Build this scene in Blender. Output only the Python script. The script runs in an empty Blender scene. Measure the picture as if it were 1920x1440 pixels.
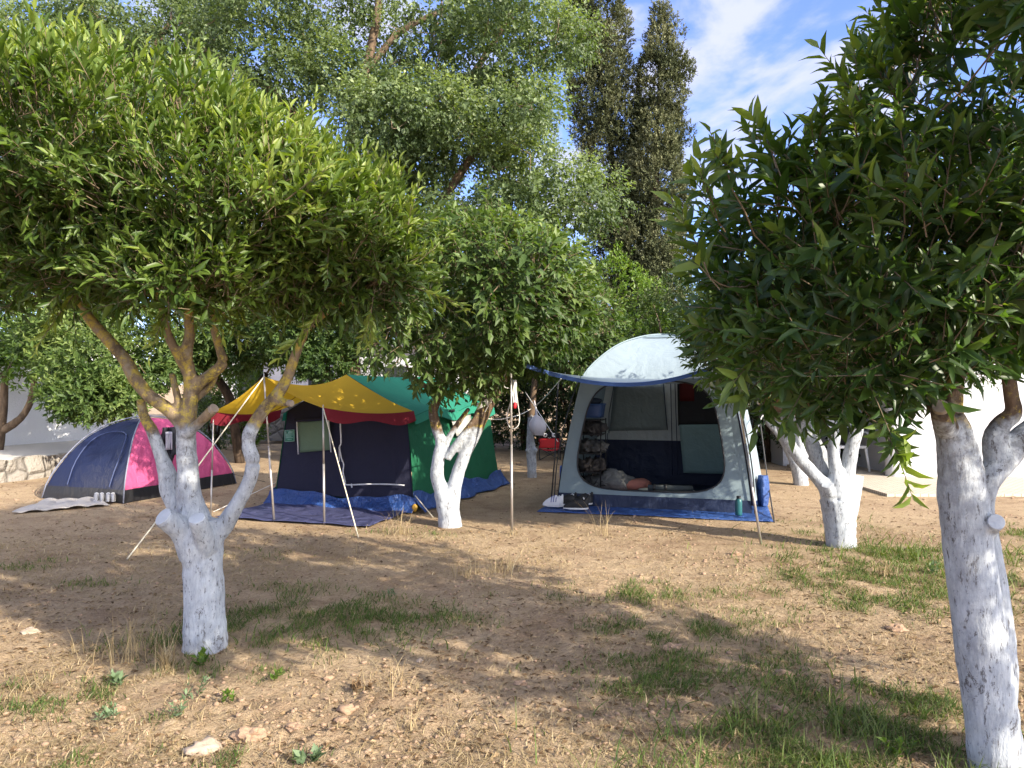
import bpy, bmesh, math, random
import numpy as np
from mathutils import Vector, Matrix
R = math.radians
random.seed(7)
scn = bpy.context.scene
col = scn.collection
# ------------------------------------------------------------------ camera, sky, sun, exposure
CH = 1.5            # eye height
F = 1442.0          # focal length in photograph pixels (1920 wide)
CX, CY = 960.0, 718.0
cam_d = bpy.data.cameras.new('camera'); cam = bpy.data.objects.new('camera', cam_d); col.objects.link(cam)
cam.location = (0, 0, CH); cam.rotation_euler = (R(90), 0, 0)
cam_d.sensor_width = 36; cam_d.lens = 36 * F / 1920; cam_d.clip_end = 900; cam_d.clip_start = .05
cam_d.shift_y = (CY - 720) / 1920 * -1 * -1
scn.camera = cam
SUN_DIR = Vector((.76, -.65, 0)).normalized()      # horizontal direction towards the sun
SUN_EL = R(27)
sun_d = bpy.data.lights.new('sun', 'SUN'); sun = bpy.data.objects.new('sun', sun_d); col.objects.link(sun)
sun_d.energy = 3.6; sun_d.angle = R(.5); sun_d.color = (1, .9, .74)
to_sun = Vector((SUN_DIR.x * math.cos(SUN_EL), SUN_DIR.y * math.cos(SUN_EL), math.sin(SUN_EL)))
sun.rotation_euler = to_sun.to_track_quat('Z', 'Y').to_euler(); sun.location = (8, -8, 12)
world = bpy.data.worlds.new('World'); scn.world = world; world.use_nodes = True
wt = world.node_tree; wt.nodes.clear()
def wn(t, **k):
    n = wt.nodes.new(t)
    for a, b in k.items(): setattr(n, a, b)
    return n
sky = wn('ShaderNodeTexSky', sky_type='NISHITA', sun_disc=False, sun_elevation=SUN_EL,
         sun_rotation=math.atan2(to_sun.x, to_sun.y), air_density=1.0, dust_density=.3, ozone_density=2.5)
tc = wn('ShaderNodeTexCoord'); mp = wn('ShaderNodeMapping')
mp.inputs['Scale'].default_value = (2.0, 1.4, 3.6); mp.inputs['Rotation'].default_value = (.2, .5, .4); mp.inputs['Location'].default_value = (3.1, 1.7, .35)
nz = wn('ShaderNodeTexNoise'); nz.inputs['Scale'].default_value = 3.4; nz.inputs['Detail'].default_value = 7; nz.inputs['Roughness'].default_value = .52; nz.inputs['Distortion'].default_value = .35
rp = wn('ShaderNodeValToRGB'); rp.color_ramp.elements[0].position = .44; rp.color_ramp.elements[1].position = .63
rp.color_ramp.elements[0].color = (.08, .08, .08, 1); rp.color_ramp.elements[1].color = (.95, .95, .95, 1); rp.color_ramp.interpolation = 'EASE'
mx = wn('ShaderNodeMix', data_type='RGBA'); bg = wn('ShaderNodeBackground'); wo = wn('ShaderNodeOutputWorld')
# clouds are pale lilac away from the sun and bright near it
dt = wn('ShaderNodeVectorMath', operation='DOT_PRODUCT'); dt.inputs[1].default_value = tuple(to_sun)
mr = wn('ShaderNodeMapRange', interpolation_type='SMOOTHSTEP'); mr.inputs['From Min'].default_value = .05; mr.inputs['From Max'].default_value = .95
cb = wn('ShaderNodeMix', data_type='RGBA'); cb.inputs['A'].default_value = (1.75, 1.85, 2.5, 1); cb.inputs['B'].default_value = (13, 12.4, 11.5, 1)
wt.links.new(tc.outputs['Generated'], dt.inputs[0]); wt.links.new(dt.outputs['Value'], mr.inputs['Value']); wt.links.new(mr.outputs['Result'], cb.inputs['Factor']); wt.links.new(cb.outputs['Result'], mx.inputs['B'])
tn = wn('ShaderNodeMix', data_type='RGBA', blend_type='MULTIPLY'); tn.inputs['Factor'].default_value = 1; tn.inputs['B'].default_value = (.46, .50, .74, 1)
bg.inputs['Strength'].default_value = .15
wt.links.new(tc.outputs['Generated'], mp.inputs['Vector']); wt.links.new(mp.outputs['Vector'], nz.inputs['Vector'])
wt.links.new(nz.outputs['Fac'], rp.inputs['Fac']); wt.links.new(rp.outputs['Color'], mx.inputs['Factor'])
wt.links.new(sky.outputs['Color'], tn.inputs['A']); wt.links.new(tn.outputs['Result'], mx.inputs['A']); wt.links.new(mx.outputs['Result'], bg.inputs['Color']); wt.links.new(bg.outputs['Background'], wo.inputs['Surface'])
scn.view_settings.view_transform = 'Standard'; scn.view_settings.look = 'None'; scn.view_settings.gamma = 1
scn.view_settings.exposure = 1.72
scn.render.engine = 'CYCLES'
cy = scn.cycles
cy.max_bounces = 7; cy.diffuse_bounces = 4; cy.glossy_bounces = 2; cy.transmission_bounces = 4; cy.transparent_max_bounces = 8
cy.caustics_reflective = False; cy.caustics_refractive = False; cy.use_denoising = True; cy.sample_clamp_indirect = 6

# ------------------------------------------------------------------ helpers
def P(px, py, d):                      # photograph pixel + distance -> point in the place
    return Vector(((px - CX) / F * d, d, CH - (py - CY) / F * d))
def G(px, py):                         # photograph pixel lying on the ground
    d = CH * F / (py - CY); p = P(px, py, d); p.z = gh(p.x, p.y); return p
_rl = np.random.RandomState(11).rand(64, 64)
def vnoise(x, y):
    x = np.asarray(x, float); y = np.asarray(y, float)
    xi = np.floor(x).astype(int); yi = np.floor(y).astype(int); fx = x - xi; fy = y - yi
    fx = fx * fx * (3 - 2 * fx); fy = fy * fy * (3 - 2 * fy)
    g = lambda a, b: _rl[a % 64, b % 64]
    return (g(xi, yi) * (1 - fx) + g(xi + 1, yi) * fx) * (1 - fy) + (g(xi, yi + 1) * (1 - fx) + g(xi + 1, yi + 1) * fx) * fy
def fbm(x, y, o=4, s=1.0):
    t = 0; a = .5
    for k in range(o):
        t = t + a * (vnoise(x * s + 13.7 * k, y * s + 5.1 * k) - .5); s *= 2.1; a *= .5
    return t
_r3 = np.random.RandomState(5).rand(32, 32, 32)
def n3(p, s=1.0):
    p = np.asarray(p, float) * s; i = np.floor(p).astype(int); f = p - i; f = f * f * (3 - 2 * f); o = 0
    for a in (0, 1):
        for b in (0, 1):
            for c in (0, 1):
                w = (f[..., 0] if a else 1 - f[..., 0]) * (f[..., 1] if b else 1 - f[..., 1]) * (f[..., 2] if c else 1 - f[..., 2])
                o = o + w * _r3[(i[..., 0] + a) % 32, (i[..., 1] + b) % 32, (i[..., 2] + c) % 32]
    return o
def gha(x, y):
    x = np.asarray(x, float); y = np.asarray(y, float)
    near = np.clip((8.2 - y) / 2.5, 0, 1); near = near * near * (3 - 2 * near)
    h = .10 * fbm(x, y, 3, .55) * (.12 + .88 * near)
    h = h + near * (.045 * fbm(x + 9, y + 4, 4, 3.1))
    rough = np.clip((fbm(x + 31, y + 17, 2, .8) + .12) * 4, 0, 1)
    rough = np.maximum(rough * .6, np.exp(-((x + .9) ** 2 / 1.2 + (y - 3.4) ** 2 / .35)))
    h = h + near * rough * .11 * np.abs(fbm(x, y, 4, 10))
    return h * np.clip(1.2 - y / 40, 0, 1)
def gh(x, y): return float(gha(x, y))

def tag(o, label=None, cat=None, group=None, kind=None):
    if label: o['label'] = label
    if cat: o['category'] = cat
    if group: o['group'] = group
    if kind: o['kind'] = kind
    return o
def empty(name, loc, label, cat, group=None, rz=0):
    o = bpy.data.objects.new(name, None); col.objects.link(o); o.location = loc; o.rotation_euler.z = rz; o.empty_display_size = .2
    return tag(o, label, cat, group)
def put(name, me, mats, parent=None, world_space=True):
    o = bpy.data.objects.new(name, me); col.objects.link(o)
    for m in (mats if isinstance(mats, (list, tuple)) else [mats]): me.materials.append(m)
    if parent is not None:
        o.parent = parent
        if world_space:                 # vertices were given in world space: undo the parent's place
            b = parent
            M = Matrix.Identity(4)
            while b is not None: M = (Matrix.Translation(b.location) @ b.rotation_euler.to_matrix().to_4x4()) @ M; b = b.parent
            me.transform(M.inverted())
    return o
def npmesh(name, V, T, mi=None, var=None, smooth=False):
    V = np.asarray(V, np.float32); T = np.asarray(T, np.int32); n = T.shape[1]
    me = bpy.data.meshes.new(name); me.vertices.add(len(V)); me.vertices.foreach_set('co', V.ravel())
    me.loops.add(T.size); me.loops.foreach_set('vertex_index', T.ravel())
    me.polygons.add(len(T)); me.polygons.foreach_set('loop_start', np.arange(0, T.size, n, dtype=np.int32))
    if mi is not None: me.polygons.foreach_set('material_index', np.asarray(mi, np.int32))
    if smooth: me.polygons.foreach_set('use_smooth', np.ones(len(T), bool))
    me.update(calc_edges=True)
    if var is not None:
        a = me.attributes.new('var', 'FLOAT', 'POINT'); a.data.foreach_set('value', np.asarray(var, np.float32))
    me.validate()
    return me
class MB:                               # collects shapes, links them as one mesh
    def __init__(s): s.v = []; s.f = []; s.m = []; s.mi = 0
    def add(s, vs, fs):
        b = len(s.v); s.v += [tuple(p) for p in vs]; s.f += [[b + i for i in f] for f in fs]; s.m += [s.mi] * len(fs); return s
    def box(s, c, size, M=None):
        c = Vector(c); x, y, z = (k / 2 for k in size)
        vs = [Vector((a * x, b * y, d * z)) for a in (-1, 1) for b in (-1, 1) for d in (-1, 1)]
        if M is not None: vs = [M @ p for p in vs]
        return s.add([p + c for p in vs], [(0, 1, 3, 2), (4, 6, 7, 5), (0, 4, 5, 1), (2, 3, 7, 6), (0, 2, 6, 4), (1, 5, 7, 3)])
    def tube(s, pts, rad, n=8, cap=True, jit=0, seed=0):
        rs = random.Random(seed); pts = [Vector(p) for p in pts]
        if not isinstance(rad, (list, tuple)): rad = [rad] * len(pts)
        vs = []; up = None
        for i, p in enumerate(pts):
            t = (pts[min(i + 1, len(pts) - 1)] - pts[max(i - 1, 0)]).normalized()
            if up is None: up = Vector((0, 0, 1)) if abs(t.z) < .9 else Vector((1, 0, 0))
            a = t.cross(up).normalized(); b = t.cross(a).normalized(); up = b.cross(t).normalized() if False else up
            for k in range(n):
                th = 2 * math.pi * k / n; r = rad[i] * (1 + (rs.uniform(-jit, jit) if jit else 0))
                vs.append(p + a * math.cos(th) * r + b * math.sin(th) * r)
        fs = [(i * n + k, i * n + (k + 1) % n, (i + 1) * n + (k + 1) % n, (i + 1) * n + k) for i in range(len(pts) - 1) for k in range(n)]
        if cap: fs += [tuple(range(n))[::-1], tuple((len(pts) - 1) * n + k for k in range(n))]
        return s.add(vs, fs)
    def grid(s, fn, nu, nv):
        vs = [fn(i / nu, j / nv) for j in range(nv + 1) for i in range(nu + 1)]
        return s.add(vs, [(j * (nu + 1) + i, j * (nu + 1) + i + 1, (j + 1) * (nu + 1) + i + 1, (j + 1) * (nu + 1) + i) for j in range(nv) for i in range(nu)])
    def blob(s, c, r, seed=0, amp=.18, sub=3, sc=2.5, M=None):
        bm = bmesh.new(); bmesh.ops.create_icosphere(bm, subdivisions=sub, radius=1)
        c = Vector(c); vs = []
        for v in bm.verts:
            k = 1 + amp * 2 * (float(n3(np.array(v.co) + 7 + seed * 3.3, sc)) - .5)
            p = Vector((v.co.x * r[0] * k, v.co.y * r[1] * k, v.co.z * r[2] * k))
            if M is not None: p = M @ p
            vs.append(p + c)
        fs = [[v.index for v in f.verts] for f in bm.faces]; bm.free(); return s.add(vs, fs)
    def build(s, name, mats, parent=None, smooth=True, ws=True):
        me = bpy.data.meshes.new(name); me.from_pydata([tuple(p) for p in s.v], [], s.f)
        me.polygons.foreach_set('material_index', s.m)
        if smooth: me.polygons.foreach_set('use_smooth', [True] * len(s.f))
        me.update(); return put(name, me, mats, parent, ws)
def smooth_path(pts, rad, per=5):       # Catmull-Rom through the joints
    P_ = [Vector(p) for p in pts]; o = []; r = []
    for i in range(len(P_) - 1):
        a = P_[max(i - 1, 0)]; b = P_[i]; c = P_[i + 1]; d = P_[min(i + 2, len(P_) - 1)]
        for k in range(per):
            t = k / per
            o.append(.5 * ((2 * b) + (c - a) * t + (2 * a - 5 * b + 4 * c - d) * t * t + (3 * b - a - 3 * c + d) * t ** 3)); r.append(rad[i] * (1 - t) + rad[i + 1] * t)
    o.append(P_[-1]); r.append(rad[-1]); return o, r

# ------------------------------------------------------------------ materials
class Mat:
    def __init__(s, name):
        s.m = bpy.data.materials.new(name); s.m.use_nodes = True; s.t = s.m.node_tree; s.b = s.t.nodes['Principled BSDF']; s.out = s.t.nodes['Material Output']
        s.c = s.t.nodes.new('ShaderNodeTexCoord')
    def n(s, t, **k):
        n = s.t.nodes.new(t)
        for a, b in k.items():
            if hasattr(n, a) and a not in n.inputs: setattr(n, a, b)
            else: n.inputs[a].default_value = b
        return n
    def l(s, a, b): s.t.links.new(a, b)
    def noise(s, scale, detail=4, rough=.5, vec=None, stretch=None, dist=0):
        n = s.n('ShaderNodeTexNoise'); n.inputs['Scale'].default_value = scale; n.inputs['Detail'].default_value = detail; n.inputs['Roughness'].default_value = rough; n.inputs['Distortion'].default_value = dist
        v = vec or s.c.outputs['Object']
        if stretch:
            m = s.n('ShaderNodeMapping'); m.inputs['Scale'].default_value = stretch; s.l(v, m.inputs['Vector']); v = m.outputs['Vector']
        s.l(v, n.inputs['Vector']); return n.outputs['Fac']
    def ramp(s, fac, stops):
        r = s.n('ShaderNodeValToRGB'); e = r.color_ramp.elements
        while len(e) < len(stops): e.new(.5)
        for k, (p, c) in enumerate(stops):
            e[k].position = p; e[k].color = (c, c, c, 1) if isinstance(c, (int, float)) else (*c, 1)
        s.l(fac, r.inputs['Fac']); return r.outputs['Color']
    def mix(s, f, a, b, mode='MIX'):
        m = s.n('ShaderNodeMix', data_type='RGBA', blend_type=mode)
        for v, k in ((f, 'Factor'), (a, 'A'), (b, 'B')):
            if isinstance(v, (int, float)): m.inputs[k].default_value = v if k == 'Factor' else (v, v, v, 1)
            elif isinstance(v, tuple): m.inputs[k].default_value = (*v, 1)
            else: s.l(v, m.inputs[k])
        return m.outputs['Result']
    def math(s, op, a, b=0, clamp=False):
        m = s.n('ShaderNodeMath', operation=op); m.use_clamp = clamp
        for v, k in ((a, 0), (b, 1)):
            if isinstance(v, (int, float)): m.inputs[k].default_value = v
            else: s.l(v, m.inputs[k])
        return m.outputs[0]
    def col(s, v):
        if isinstance(v, tuple): s.b.inputs['Base Color'].default_value = (*v, 1)
        else: s.l(v, s.b.inputs['Base Color'])
    def bump(s, h, strength=.5, dist=.01):
        b = s.n('ShaderNodeBump'); b.inputs['Strength'].default_value = strength; b.inputs['Distance'].default_value = dist; s.l(h, b.inputs['Height']); s.l(b.outputs['Normal'], s.b.inputs['Normal'])
    def rough(s, v):
        s.b.inputs['Roughness'].default_value = v
    def translucent(s, color, fac):
        t = s.n('ShaderNodeBsdfTranslucent'); m = s.n('ShaderNodeMixShader'); m.inputs['Fac'].default_value = fac
        if isinstance(color, tuple): t.inputs['Color'].default_value = (*color, 1)
        else: s.l(color, t.inputs['Color'])
        s.l(s.b.outputs['BSDF'], m.inputs[1]); s.l(t.outputs['BSDF'], m.inputs[2]); s.l(m.outputs['Shader'], s.out.inputs['Surface'])
def fabric(name, c, tr=.25, rough=.75, wr=.35, var=.18, spec=.3, wscale=7, weave=True):
    m = Mat(name); a = m.noise(3.2, 5, .6); cc = m.mix(a, tuple(k * (1 - var) for k in c), tuple(min(1, k * (1 + var)) for k in c))
    m.col(cc); m.rough(rough); m.b.inputs['Specular IOR Level'].default_value = spec
    h = m.math('ADD', m.noise(wscale, 4, .6, dist=.6), m.math('MULTIPLY', m.noise(220, 2), .06) if weave else 0)
    h = m.math('ADD', h, m.math('MULTIPLY', m.noise(2.4, 3, .5, dist=1.8, stretch=(1, 1, .45)), 1.6))
    m.bump(h, wr * 1.3, .03)
    if tr: m.translucent(cc, tr)
    return m.m
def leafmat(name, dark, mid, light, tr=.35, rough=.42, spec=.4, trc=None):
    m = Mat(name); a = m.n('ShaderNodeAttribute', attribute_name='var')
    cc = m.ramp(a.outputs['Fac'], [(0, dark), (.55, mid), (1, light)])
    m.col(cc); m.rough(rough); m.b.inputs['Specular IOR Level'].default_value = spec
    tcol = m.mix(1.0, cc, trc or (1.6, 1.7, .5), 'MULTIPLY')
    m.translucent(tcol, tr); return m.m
def plain(name, c, rough=.6, metal=0, var=.12, spec=.4, bs=30, bump=.15):
    m = Mat(name); cc = m.mix(m.noise(9, 4, .6), tuple(k * (1 - var) for k in c), tuple(min(1, k * (1 + var)) for k in c)); m.col(cc); m.rough(rough)
    m.b.inputs['Metallic'].default_value = metal; m.b.inputs['Specular IOR Level'].default_value = spec; m.bump(m.noise(bs, 3), bump, .01); return m.m
def barkmat(name, zcut, paint=True, lichen=.0, bark=((.06, .042, .03), (.20, .14, .09)), chips=.5, scale=1.0):
    """Rough brown bark; whitewash brushed on up to height zcut, chipped to the bark here and there."""
    m = Mat(name); o = m.c.outputs['Object']
    f1 = m.noise(14 * scale, 6, .65, stretch=(1, 1, .35)); f2 = m.noise(40 * scale, 5, .7, stretch=(1, 1, .25))
    bk = m.mix(m.ramp(f1, [(.35, 0.0), (.7, 1.0)]), bark[0], bark[1])
    if lichen:
        lm = m.ramp(m.noise(13, 8, .8), [(.57 - lichen * .08, 0.0), (.66 - lichen * .06, 1.0)])
        bk = m.mix(m.math('MULTIPLY', lm, .85), bk, (.46, .36, .06))
        lg = m.ramp(m.noise(17, 4, .6), [(.55, 0.0), (.66, .8)]); bk = m.mix(lg, bk, (.27, .23, .17))
    c = bk
    if paint:
        sep = m.n('ShaderNodeSeparateXYZ'); m.l(o, sep.inputs[0])
        zz = m.math('ADD', sep.outputs['Z'], m.math('MULTIPLY', m.math('SUBTRACT', m.noise(7, 3), .5), .22))
        up = m.math('MULTIPLY', m.math('SUBTRACT', zcut, zz), 26, True)
        ch = m.ramp(m.noise(15 * scale, 9, .8, stretch=(1, 1, .45), dist=.5), [(.625 - .06 * chips, 1.0), (.65 - .055 * chips, 0.0)])
        ch2 = m.ramp(m.noise(50 * scale, 5, .8, stretch=(1, 1, .3)), [(.56, 1.0), (.63, .1)])
        top = m.math('SUBTRACT', 1.0, m.math('MULTIPLY', m.math('SUBTRACT', zz, zcut - .5), 1.3, True))     # thinner paint near its upper edge
        fac = m.math('MULTIPLY', m.math('MULTIPLY', ch, ch2), up)
        fac = m.math('MULTIPLY', fac, m.math('ADD', m.math('MULTIPLY', m.ramp(m.noise(24 * scale, 6, .75), [(.42, 0.0), (.56, 1.0)]), m.math('SUBTRACT', 1.0, top)), top), True)
        pc = m.mix(m.noise(5, 5, .7), (.41, .44, .47), (.54, .57, .60)); pc = m.mix(m.ramp(f2, [(.38, .0), (.70, .65)]), pc, (.22, .25, .29)); pc = m.mix(m.ramp(m.noise(6, 7, .75, stretch=(1, 1, .6)), [(.46, 0.0), (.64, .7)]), pc, (.22, .235, .26))
        base = m.math('MULTIPLY', m.math('SUBTRACT', .10, zz), 4, True); pc = m.mix(m.math('MULTIPLY', base, m.noise(20, 3)), pc, (.30, .22, .15))
        c = m.mix(fac, m.mix(up, bk, m.mix(f1, (.045, .043, .045), (.17, .16, .16))), pc)
    m.col(c); m.rough(.9); m.b.inputs['Specular IOR Level'].default_value = .15
    m.bump(m.math('ADD', m.math('MULTIPLY', f1, .7), m.math('MULTIPLY', f2, .4)), .8, .02); return m.m

M = {}
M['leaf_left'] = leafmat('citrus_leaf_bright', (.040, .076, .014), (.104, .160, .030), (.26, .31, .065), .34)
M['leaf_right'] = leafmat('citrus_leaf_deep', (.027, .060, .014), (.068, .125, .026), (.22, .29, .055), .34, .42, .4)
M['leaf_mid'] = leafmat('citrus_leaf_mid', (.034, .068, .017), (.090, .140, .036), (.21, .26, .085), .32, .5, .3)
M['leaf_tall'] = leafmat('broadleaf', (.052, .082, .030), (.120, .165, .068), (.26, .31, .15), .36, .45, .35)
M['leaf_bush'] = leafmat('bush_leaf', (.016, .036, .012), (.036, .065, .018), (.09, .12, .035), .25)
M['leaf_lime'] = leafmat('lime_leaf', (.05, .095, .014), (.10, .17, .025), (.20, .27, .05), .38)
M['leaf_cypress'] = leafmat('cypress_scale', (.044, .056, .028), (.118, .130, .066), (.26, .26, .15), .15, .8, .1, (1.2, 1.2, .8))
M['twig'] = plain('twig', (.17, .125, .08), .9, bump=.3)
M['bark'] = barkmat('bark_grey_brown', 0, False)
M['bark_dark'] = barkmat('bark_dark', 0, False, bark=((.03, .022, .016), (.10, .07, .05)))
M['grass'] = leafmat('grass_blade', (.04, .07, .018), (.09, .135, .035), (.20, .22, .075), .35, .6, .2)
M['straw'] = leafmat('dry_grass', (.22, .16, .08), (.38, .30, .17), (.60, .50, .33), .3, .8, .1, (1.1, 1.0, .8))
M['weed'] = leafmat('weed_leaf', (.07, .11, .06), (.14, .20, .11), (.26, .33, .20), .3, .6, .2)
M['litter'] = leafmat('leaf_litter', (.07, .042, .022), (.17, .11, .06), (.36, .26, .15), .1, .9, .1, (1, .9, .7))
M['stone'] = plain('stone', (.36, .28, .21), .9, var=.35, bs=22, bump=.6)
M['stone_grey'] = plain('wall_stone', (.30, .28, .25), .92, var=.45, bs=9, bump=.9)

# ------------------------------------------------------------------ ground
GP = [  # grass patches: photograph pixel, half width in px (at that distance), depth factor, density
 (470,1175,120,.5,1.0),(640,1165,150,.4,1.0),(780,1165,90,.35,.8),(330,1210,100,.35,.6),(420,1240,110,.4,.5),(560,1110,90,.4,.4),
 (1200,1120,80,.5,.8),(1190,1190,90,.4,.8),(1310,1190,70,.4,.7),(1280,1260,120,.35,.8),(1240,1290,110,.3,.9),(1450,1240,90,.35,.6),(1480,1290,100,.3,.5),
 (1590,1050,110,.5,1.2),(1700,1050,130,.5,1.5),(1660,1080,140,.4,1.3),(1780,1105,90,.4,1.2),(1560,1090,120,.4,.8),(1700,1130,160,.3,.9),(1890,1000,80,.6,1.0),(1900,1090,60,.5,.9),
 (1500,1410,170,.35,1.2),(1620,1380,140,.4,1.2),(1780,1400,90,.5,.9),(1330,1420,120,.35,.7),(1560,1310,110,.35,.6),(1720,1330,100,.4,.7),
 (60,1060,60,.4,.5),(110,1300,110,.35,.5),(40,1330,80,.3,.4),(500,1430,90,.3,.9),(240,1430,120,.25,.7),(330,1350,70,.3,.4),(470,1040,90,.3,.3),(760,1000,90,.3,.3),(900,1180,100,.3,.2),
 (1050,1120,120,.3,.3),(1430,1130,140,.3,.5),(1100,1250,120,.3,.2),(1500,1000,70,.3,.5),(1560,985,80,.3,.4),(180,1100,60,.3,.4),(1400,1180,120,.3,.3)]
gp = np.array([[(a - CX) / F * (CH * F / (b - CY)), CH * F / (b - CY), w / F * (CH * F / (b - CY)), w / F * (CH * F / (b - CY)) * max(.6, 1.6 * k / .5 * .6), dn] for a, b, w, k, dn in GP])
def gmask(x, y):
    m = 0
    for cx, cy_, rx, ry, dn in gp: m = np.maximum(m, dn * np.exp(-((x - cx) / rx) ** 2 - ((y - cy_) / ry) ** 2))
    return m * (.35 + 1.3 * np.clip(vnoise(x * 3.1, y * 3.1) + .15, 0, 1)) * np.clip(vnoise(x * 7 + 3, y * 7) * 3.2 - .9, .05, 1.3)
ys = np.concatenate([np.arange(.6, 7.5, .026), 7.5 + np.cumsum(np.linspace(.03, .3, 70)), [19, 22, 27, 34, 45, 70, 130, 300, 600]]); ys = np.concatenate([[-30, -10, -3, -.5], ys])
u = np.linspace(-1, 1, 441)
X, Y = np.meshgrid(u, ys); W_ = np.where(Y < 2, 2.2, Y * .95 + .3)[:, :1] * 1.0
W_ = np.maximum(W_, 3.2); W_[:4] = 30; W_ = np.where(Y[:, :1] > 17, np.maximum(W_, Y[:, :1] * 1.3), W_)
X = X * W_ * (1 + 9 * np.clip(np.abs(X) - .93, 0, 1) / .07)      # the outer strips reach far to both sides
Z = gha(X, Y)
n_ = len(u); idx = np.arange(len(ys) * n_).reshape(len(ys), n_)
Q = np.stack([idx[:-1, :-1], idx[:-1, 1:], idx[1:, 1:], idx[1:, :-1]], -1).reshape(-1, 4)
me = npmesh('ground', np.stack([X, Y, Z], -1).reshape(-1, 3), Q, smooth=True)
a = me.attributes.new('grassy', 'FLOAT', 'POINT'); a.data.foreach_set('value', np.clip(gmask(X, Y), 0, 1).astype(np.float32).ravel())
g = Mat('dry_soil'); gv = g.c.outputs['Object']
n1 = g.noise(.9, 6, .65); n2 = g.noise(6, 7, .7); n3_ = g.noise(45, 5, .75); n4 = g.noise(160, 3, .7)
c = g.mix(g.ramp(n1, [(.35, 0.0), (.65, 1.0)]), (.325, .225, .138), (.46, .345, .215))
c = g.mix(g.ramp(n2, [(.38, 0.0), (.68, 1.0)]), c, (.49, .365, .235))
c = g.mix(g.math('MULTIPLY', g.ramp(n3_, [(.36, 1.0), (.5, 0.0)]), .6), c, (.125, .078, .050))
c = g.mix(g.math('MULTIPLY', g.ramp(n3_, [(.60, 0.0), (.70, 1.0)]), .55), c, (.52, .42, .30))
c = g.mix(g.math('MULTIPLY', g.ramp(n4, [(.58, 0.0), (.68, 1.0)]), .5), c, (.50, .43, .35))
at = g.n('ShaderNodeAttribute', attribute_name='grassy')
c = g.mix(g.math('MULTIPLY', at.outputs['Fac'], .55), c, g.mix(n2, (.10, .105, .035), (.24, .20, .085)))
c = g.mix(g.math('MULTIPLY', g.ramp(g.noise(1.7, 6, .7, dist=.5), [(.50, 0.0), (.62, 1.0)]), .45), c, (.20, .125, .080))
g.col(c); g.rough(.97); g.b.inputs['Specular IOR Level'].default_value = .1
g.bump(g.math('ADD', g.math('MULTIPLY', n3_, .75), g.math('ADD', g.math('MULTIPLY', n2, .8), g.math('MULTIPLY', n4, .22))), .95, .045)
ground = put('ground', me, g.m); tag(ground, kind='structure')

# ------------------------------------------------------------------ foliage
def leaf_tpl(q):
    if q == 3:      # lanceolate, folded along the midrib, tip bent down
        v = [(0, 0, 0), (.34, 0, -.01), (.70, 0, -.05), (1, 0, -.16), (.30, .46, .10), (.66, .36, .03), (.30, -.46, .10), (.66, -.36, .03)]
        f = [(0, 4, 1), (0, 1, 6), (4, 5, 2), (4, 2, 1), (1, 2, 7), (1, 7, 6), (5, 3, 2), (2, 3, 7)]
    elif q == 2:
        v = [(0, 0, 0), (.5, 0, -.03), (1, 0, -.14), (.42, .5, .09), (.42, -.5, .09)]; f = [(0, 3, 1), (0, 1, 4), (3, 2, 1), (1, 2, 4)]
    else:
        v = [(0, 0, 0), (1, 0, -.1), (.45, .5, .08), (.45, -.5, .08)]; f = [(0, 2, 1), (0, 1, 3)]
    return np.array(v, float), np.array(f, int)
def unit(a): return a / np.maximum(np.linalg.norm(a, axis=-1, keepdims=True), 1e-9)
def leaves(B, D, N, L, W, q):
    tv, tf = leaf_tpl(q); D = unit(D); S = unit(np.cross(N, D)); N = np.cross(D, S)
    V = B[:, None] + (tv[None, :, 0:1] * L[:, None, None]) * D[:, None] + (tv[None, :, 1:2] * W[:, None, None]) * S[:, None] + (tv[None, :, 2:3] * L[:, None, None]) * N[:, None]
    T = tf[None] + (np.arange(len(B)) * len(tv))[:, None, None]
    return V.reshape(-1, 3), T.reshape(-1, 3), len(tv)
def shoots(rs, O, D0, SL, k, ll, lw, q, spread=.9, droop=0.0, tipl=True, youth=None):
    n = len(O); D0 = unit(D0); t = np.tile((np.arange(k) + .7) / k, (n, 1)) + rs.uniform(-.06, .06, (n, k))
    ref = unit(rs.normal(size=(n, 3))); A = unit(np.cross(D0, ref)); Bv = np.cross(D0, A)
    th = np.arange(k)[None] * 2.4 + rs.uniform(0, 6.28, (n, 1)) + rs.uniform(-.3, .3, (n, k))
    rad = A[:, None] * np.cos(th)[..., None] + Bv[:, None] * np.sin(th)[..., None]
    sp = spread * (1.15 - .75 * t[..., None] ** 2)
    ld = D0[:, None] * (1.0 - .2 * sp) + rad * sp + rs.normal(size=(n, k, 3)) * .16; ld[..., 2] -= droop
    ld = unit(ld)
    pos = O[:, None] + D0[:, None] * (SL[:, None, None] * t[..., None])
    nm = D0[:, None] - (D0[:, None] * ld).sum(-1, keepdims=True) * ld + rs.normal(size=(n, k, 3)) * .25 + np.array([0, 0, .25])
    L = ll * rs.uniform(.45, 1.3, (n, k)) * (1.05 - .3 * t) * rs.uniform(.8, 1.15, (n, 1)); W = lw * rs.uniform(.75, 1.2, (n, k)) * (L / ll)
    sv = rs.uniform(-.16, .16, (n, 1)) + (0 if youth is None else youth[:, None])
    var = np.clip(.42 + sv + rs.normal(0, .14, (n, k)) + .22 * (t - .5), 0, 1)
    V, T, c = leaves(pos.reshape(-1, 3), ld.reshape(-1, 3), nm.reshape(-1, 3), L.ravel(), W.ravel(), q)
    return V, T, np.repeat(var.ravel(), c)
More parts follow.
